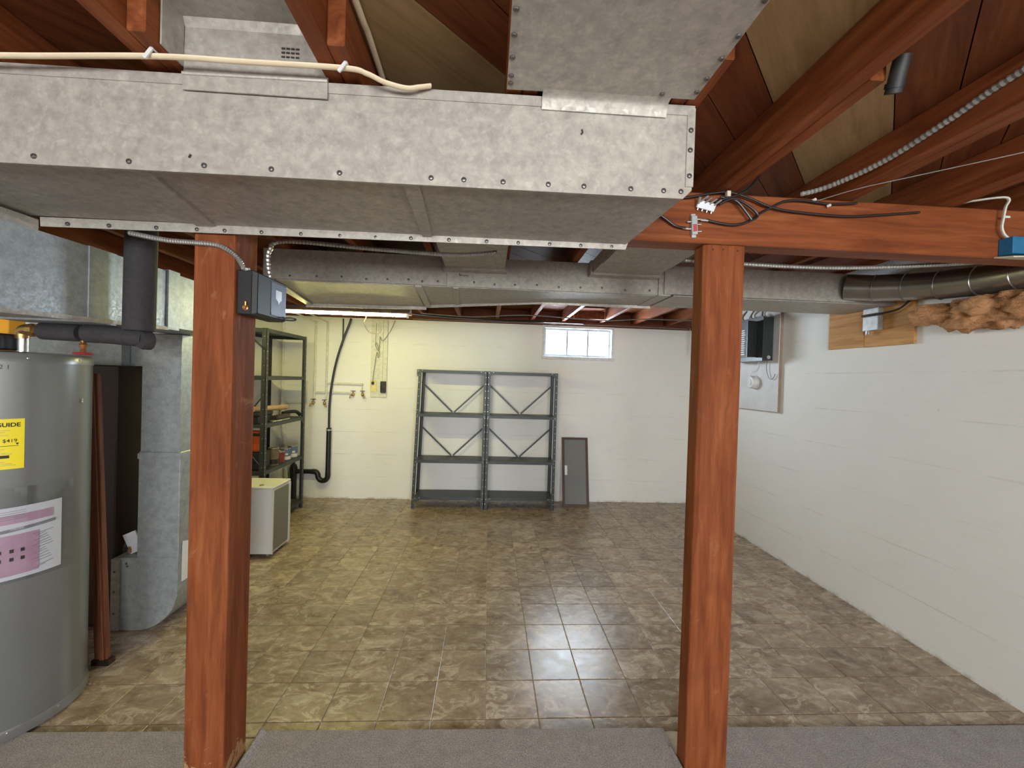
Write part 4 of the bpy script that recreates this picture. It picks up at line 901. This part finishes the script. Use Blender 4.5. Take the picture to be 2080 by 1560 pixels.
# ------------------------------------------------------------------ rear wall plumbing
YP = 4.962
def pipe(label, path, r, m, name='water_pipe', cat='pipe', sm=0):
    t_ = thing(name, label, cat, path[0]); obj('pipe', MB().tube(path, r, 12, sm), m, t_, smooth=True)
    if not sm:
        for p in path[1:-1]: obj('elbow', MB().lathe([(r * .4, -r * 1.25), (r * 1.1, -r * .85), (r * 1.3, 0), (r * 1.1, r * .85), (r * .4, r * 1.25)], p, 12), m, t_, smooth=True)
    return t_
pa = pipe('white painted pipe nearest the corner dropping to a low brass tap', [(-2.18, 4.70, 2.13), (-2.005, YP, 2.05), (-2.005, YP, 1.16)], .0105, M['white_pvc'])
pb = pipe('white painted pipe dropping to the second low brass tap', [(-2.03, 4.70, 2.13), (-1.872, YP, 2.05), (-1.872, YP, 1.16)], .0105, M['white_pvc'])
pipe('lower white painted pipe branching across to the left upper tap', [(-1.995, YP - .004, 1.235), (-1.575, YP - .004, 1.240)], .0105, M['white_pvc'])
pipe('upper white painted pipe branching across to the right upper tap', [(-1.862, YP - .004, 1.345), (-1.465, YP - .004, 1.343), (-1.465, YP - .004, 1.262)], .0105, M['white_pvc'])
def tap(label, x, z, turn):
    t_ = thing('tap', label, 'tap', (x, YP, z)); y = YP - .012
    obj('tap_body', MB().lathe([(.010, -.02), (.014, -.008), (.014, .012), (.008, .022)], (x, y, z), 12).cyl((x, y - .005, z - .004), (x, YB - .001, z), .009, 10), M['brass'], t_, smooth=True)
    obj('spout', MB().tube([(x, y, z - .006), (x + turn * .020, y - .022, z - .012), (x + turn * .028, y - .026, z - .045)], .0085, 10), M['brass'], t_, smooth=True)
    obj('tap_handle', MB().cyl((x, y, z + .02), (x, y, z + .040), .004, 8).box(x - .026, x + .026, y - .005, y + .005, z + .036, z + .044), M['black_flat'], t_)
tap('low brass tap under the corner white pipe', -2.010, 1.115, -1); tap('low brass tap under the second white pipe', -1.885, 1.110, 1)
tap('upper brass tap at the end of the lower white branch', -1.562, 1.222, -1); tap('upper brass tap at the end of the upper white branch', -1.455, 1.224, 1)
dhs = thing('drain_hose', 'black hose curving down the rear wall into the drain pipe', 'hose', (-1.82, 4.94, .83))
obj('hose', MB().tube([(-1.60, 4.93, 2.10), (-1.615, 4.93, 2.04), (-1.68, 4.93, 1.86), (-1.755, 4.935, 1.60), (-1.80, 4.94, 1.35), (-1.822, 4.94, 1.10), (-1.822, 4.94, .80)], .0125, 12), M['abs'], dhs, smooth=True)
tag(obj('black_conduit', MB().tube([(-1.700, 4.968, 2.10), (-1.700, 4.968, 1.85), (-1.712, 4.962, 1.77)], .0085, 8), M['abs'], smooth=True), 'short straight black tube running down the wall behind the curved hose', 'tube')
dp = thing('drain_pipe', 'black plastic standpipe with a trap against the rear wall', 'pipe', (-1.82, 4.93, .3))
obj('standpipe', MB().lathe([(.027, 0), (.027, .53)], (-1.818, 4.93, .30), 20), M['abs'], dp, smooth=True)
obj('hose_clamp', MB().lathe([(.031, 0), (.031, .016)], (-1.818, 4.93, .80), 20), M['steelbox'], dp, smooth=True)
obj('trap', MB().tube([(-1.818, 4.93, .31), (-1.822, 4.93, .255), (-1.850, 4.93, .222), (-1.895, 4.93, .222), (-1.925, 4.93, .255), (-1.932, 4.93, .29), (-1.955, 4.93, .318), (-2.0, 4.93, .322)], .029, 18, 6), M['abs'], dp, smooth=True)
obj('trap_arm', MB().tube([(-1.985, 4.93, .322), (-2.215, 4.93, .322)], .026, 18, 0), M['abs'], dp, smooth=True)
obj('stack', MB().lathe([(.036, 0), (.036, .30), (.042, .302), (.042, .375), (.034, .377), (.034, .40), (.018, .402), (.018, .425)], (-2.205, 4.93, .0), 20), M['abs'], dp, smooth=True)
wp = pipe('white painted corner pipe with a sloping foot behind the left shelf', [(-2.355, 4.955, 1.12), (-2.352, 4.955, .95), (-2.305, 4.955, .45), (-2.30, 4.955, .06)], .024, M['white_pvc'], sm=4)
pipe('thin white painted pipe between the corner and the low tap', [(-2.355, 4.968, 1.10), (-2.09, 4.968, 1.115), (-2.09, 4.968, 1.36)], .0095, M['white_pvc'])
pipe('thin white riser pipe in the rear corner', [(-2.372, 4.97, 1.12), (-2.372, 4.97, 2.10)], .010, M['white_pvc'])

# electrical board on the rear wall
eb_ = thing('outlet_board', 'tall white painted board holding outlets on the rear wall', 'board', (-1.28, 4.98, 1.2))
obj('plank', MB().box(-1.372, -1.186, 4.966, YB - .001, 1.198, 2.10), M['white_pvc'], eb_, bevel=.003)
obj('raceway', MB().box(-1.250, -1.236, 4.955, 4.966, 1.36, 2.10), M['white_pvc'], eb_)
ou = thing('outlet', 'ivory outlet with a plug on the white board', 'outlet', (-1.33, 4.96, 1.3))
obj('plate', MB().box(-1.372, -1.298, 4.957, 4.9655, 1.262, 1.392), M['ivory'], ou, bevel=.003)
obj('plug', MB().box(-1.352, -1.326, 4.930, 4.957, 1.345, 1.378), M['black_flat'], ou, bevel=.004)
obj('socket_face', MB().lathe([(.017, 0), (.017, .002)], (-1.335, 4.957, 1.30), 14, (0, -1, 0)), M['ivory'], ou)
hv = thing('outlet', 'black round-faced heavy-duty outlet on the white board', 'outlet', (-1.22, 4.95, 1.3))
obj('case', MB().box(-1.250, -1.188, 4.925, 4.9655, 1.252, 1.385), M['black_flat'], hv, bevel=.008, seg=2)
obj('face', MB().lathe([(.028, 0), (.028, .004), (.020, .005)], (-1.219, 4.9252, 1.315), 18, (0, -1, 0)), M['black'], hv, smooth=True)
def cord(label, path, r, m):
    return tag(obj('cord', MB().tube(path, r, 6, 8), m, smooth=True), label, 'cord')
cord('white lamp cord drooping from the fluorescent strip to the rear wall', [(-1.02, 3.56, 1.972), (-1.10, 3.75, 1.93), (-1.27, 4.3, 1.99), (-1.44, 4.93, 2.015), (-1.40, 4.945, 1.955), (-1.34, 4.95, 1.935), (-1.28, 4.95, 1.945), (-1.262, 4.95, 2.0)], .0042, M['romex'])
cord('knotted grey cord hanging down the outlet board to the plug', [(-1.10, 4.945, 2.10), (-1.15, 4.945, 1.98), (-1.21, 4.945, 1.885), (-1.245, 4.945, 1.86), (-1.27, 4.945, 1.90), (-1.272, 4.945, 1.82), (-1.285, 4.945, 1.74), (-1.318, 4.943, 1.80), (-1.310, 4.943, 1.83), (-1.292, 4.943, 1.79), (-1.272, 4.943, 1.70), (-1.285, 4.943, 1.66), (-1.300, 4.943, 1.72), (-1.318, 4.943, 1.60), (-1.335, 4.943, 1.46), (-1.340, 4.943, 1.37)], .0035, M['grey_cable'])
cord('thin straight grey wire beside the raceway on the outlet board', [(-1.318, 4.958, 2.06), (-1.320, 4.958, 1.95), (-1.322, 4.958, 1.80)], .0022, M['grey_cable'])

# rear ceiling wires
for i, (lab_, pth, r_) in enumerate((
    ('sagging grey cable strung across the rear joists above the window', [(-.75, 4.55, 2.135), (-.2, 4.55, 2.118), (.35, 4.5, 2.150), (.85, 4.45, 2.130), (1.25, 4.45, 2.118), (1.7, 4.45, 2.150), (2.4, 4.45, 2.155)], .006),
    ('pale cable running along the top of the rear wall', [(-.9, 4.955, 2.125), (0, 4.955, 2.128), (.8, 4.955, 2.132), (1.7, 4.955, 2.135), (2.4, 4.955, 2.128)], .005),
    ('dark cable bundle running from the fluorescent strip over the rear wall', [(-.70, 3.60, 1.99), (-.52, 4.0, 2.03), (0, 4.6, 2.098), (.5, 4.8, 2.128), (1.1, 4.9, 2.14)], .009))):
    tag(obj('ceiling_cable', MB().tube(pth, r_, 8, 8), M['grey_cable'] if i != 2 else M['abs'], smooth=True), lab_, 'cable')
tag(obj('hanging_wire', MB().tube([(2.40, 4.90, 2.13), (2.405, 4.92, 1.95), (2.40, 4.93, 1.82)], .003, 6), M['romex'], smooth=True), 'loose cream wire end hanging in the far right corner', 'wire')

# leaning window screen
sc = thing('window_screen', 'narrow rusty-framed insect screen leaning on the rear wall', 'screen', (1.06, 4.8, 0))
Mk = Matrix.Translation((1.058, 4.775, .001)) @ Matrix.Rotation(math.radians(-13.5), 4, 'X')
obj('frame', MB().box(-.155, -.128, 0, .020, 0, .80, Mk).box(.128, .155, 0, .020, 0, .80, Mk).box(-.128, .128, 0, .020, 0, .028, Mk).box(-.128, .128, 0, .020, .775, .80, Mk), M['screen_frame'], sc)
obj('mesh', MB().box(-.129, .129, .008, .011, .027, .776, Mk), M['screen_mesh'], sc)
obj('sticker', MB().box(-.126, -.096, .0065, .0078, .36, .47, Mk), M['paper'], sc)

# ------------------------------------------------------------------ right wall
pbk = thing('panel_backboard', 'white painted backboard with raw edges behind the breaker panel', 'board', (2.48, 3.7, 1.24))
obj('board_face', MB().box(2.464, 2.470, 3.432, 4.05, 1.244, 2.10), M['boardpaint'], pbk)
obj('board_core', MB().box(2.470, XR - .001, 3.430, 4.052, 1.242, 2.102), M['boardedge'], pbk)
ep = thing('breaker_panel', 'charcoal breaker panel with its door swung open on the backboard', 'electrical panel', (2.41, 3.75, 1.68))
obj('cabinet', MB().box(2.372, 2.4635, 3.505, 3.97, 1.688, 2.065), M['panelgrey'], ep, bevel=.003)
obj('cover', MB().box(2.362, 2.3718, 3.495, 3.98, 1.680, 2.073), M['panelgrey'], ep, bevel=.002)
obj('dead_front', MB().box(2.3585, 2.362, 3.60, 3.90, 1.72, 2.03), M['black'], ep)
for q in range(12):
    obj('breaker', MB().box(2.352, 2.3585, 3.655, 3.735, 1.745 + q * .020, 1.761 + q * .020), M['black_flat'], ep)
    obj('breaker_tag', MB().box(2.3570, 2.3583, 3.745 + .004 * (q % 3), 3.80, 1.747 + q * .020, 1.757 + q * .020), M['paper'], ep)
obj('panel_door', MB().hull8([(2.255, 3.545, 1.715), (2.361, 3.580, 1.715), (2.361, 3.586, 1.715), (2.255, 3.551, 1.715)], [(2.255, 3.545, 2.035), (2.361, 3.580, 2.035), (2.361, 3.586, 2.035), (2.255, 3.551, 2.035)]), M['panelgrey'], ep)
obj('knockout', MB().lathe([(.016, 0), (.016, .002)], (2.425, 3.5045, 1.715), 16, (0, -1, 0)), M['steelbox'], ep)
wr = thing('wire_bundle', 'tangle of wires entering the top of the breaker panel', 'wires', (2.42, 3.75, 2.07))
for q in range(7):
    y = 3.52 + q * .06; obj('wire', MB().tube([(2.41, y, 2.062), (2.40 + .02 * math.sin(q * 2), y + .02, 2.10), (2.42 + .02 * math.cos(q * 3), y - .02, 2.16)], .0065, 6), M['grey_cable'] if q % 2 else M['romex'], wr, smooth=True)
lw = tag(obj('loose_wire', MB().tube([(2.445, 3.545, 1.69), (2.448, 3.56, 1.62), (2.450, 3.525, 1.535), (2.450, 3.475, 1.53), (2.452, 3.45, 1.57), (2.4, 3.53, 1.60)][:5], .0030, 6), M['grey_cable'], smooth=True), 'loose grey wire looping below the breaker panel', 'wire')
sm_ = thing('smoke_detector', 'round white smoke detector on the backboard below the breaker panel', 'smoke detector', (2.46, 3.72, 1.5))
obj('base', MB().lathe([(.064, 0), (.064, .010)], (2.4632, 3.735, 1.497), 32, (-1, 0, 0)), M['smoke'], sm_, smooth=True)
obj('cover', MB().lathe([(.060, 0), (.058, .030), (.050, .040), (.010, .042)], (2.4532, 3.735, 1.497), 32, (-1, 0, 0)), M['smoke'], sm_, smooth=True)
obj('vent_ring', MB().lathe([(.026, 0), (.026, .0025), (.020, .003)], (2.4112, 3.735, 1.497), 20, (-1, 0, 0)), M['boardpaint'], sm_, smooth=True)
tag(obj('hanging_lead', MB().tube([(2.460, 3.69, 1.685), (2.455, 3.70, 1.63), (2.455, 3.735, 1.595), (2.455, 3.765, 1.60), (2.455, 3.785, 1.55)], .0025, 6), M['white_plastic'], smooth=True), 'thin white lead looping above the smoke detector', 'wire')
py = thing('plywood_board', 'orange raw plywood board under the trunk on the white wall', 'board', (2.48, 2.6, 1.74))
obj('left_piece', MB().box(2.474, XR - .001, 2.640, 2.925, 1.741, 2.075), M['ply'], py)
obj('right_piece', MB().box(2.477, XR - .001, 2.312, 2.638, 1.737, 2.06), M['ply'], py)
jb = thing('junction_box', 'pale steel junction box on the raw plywood', 'electrical box', (2.45, 2.55, 1.84))
obj('box', MB().box(2.437, 2.4765, 2.505, 2.612, 1.838, 1.930), M['steelbox'], jb, bevel=.003)
obj('box', MB().box(2.437, 2.4765, 2.505, 2.612, 1.944, 2.02), M['steelbox'], jb, bevel=.003)
obj('cable_clamp', MB().cyl((2.455, 2.59, 1.838), (2.455, 2.59, 1.815), .012, 10), M['bolt'], jb)
obj('strap', MB().tube([(2.43, 2.61, 1.937), (2.43, 2.50, 1.935), (2.46, 2.40, 1.95), (2.46, 2.33, 1.99)], .006, 8), M['black_flat'], jb, smooth=True)
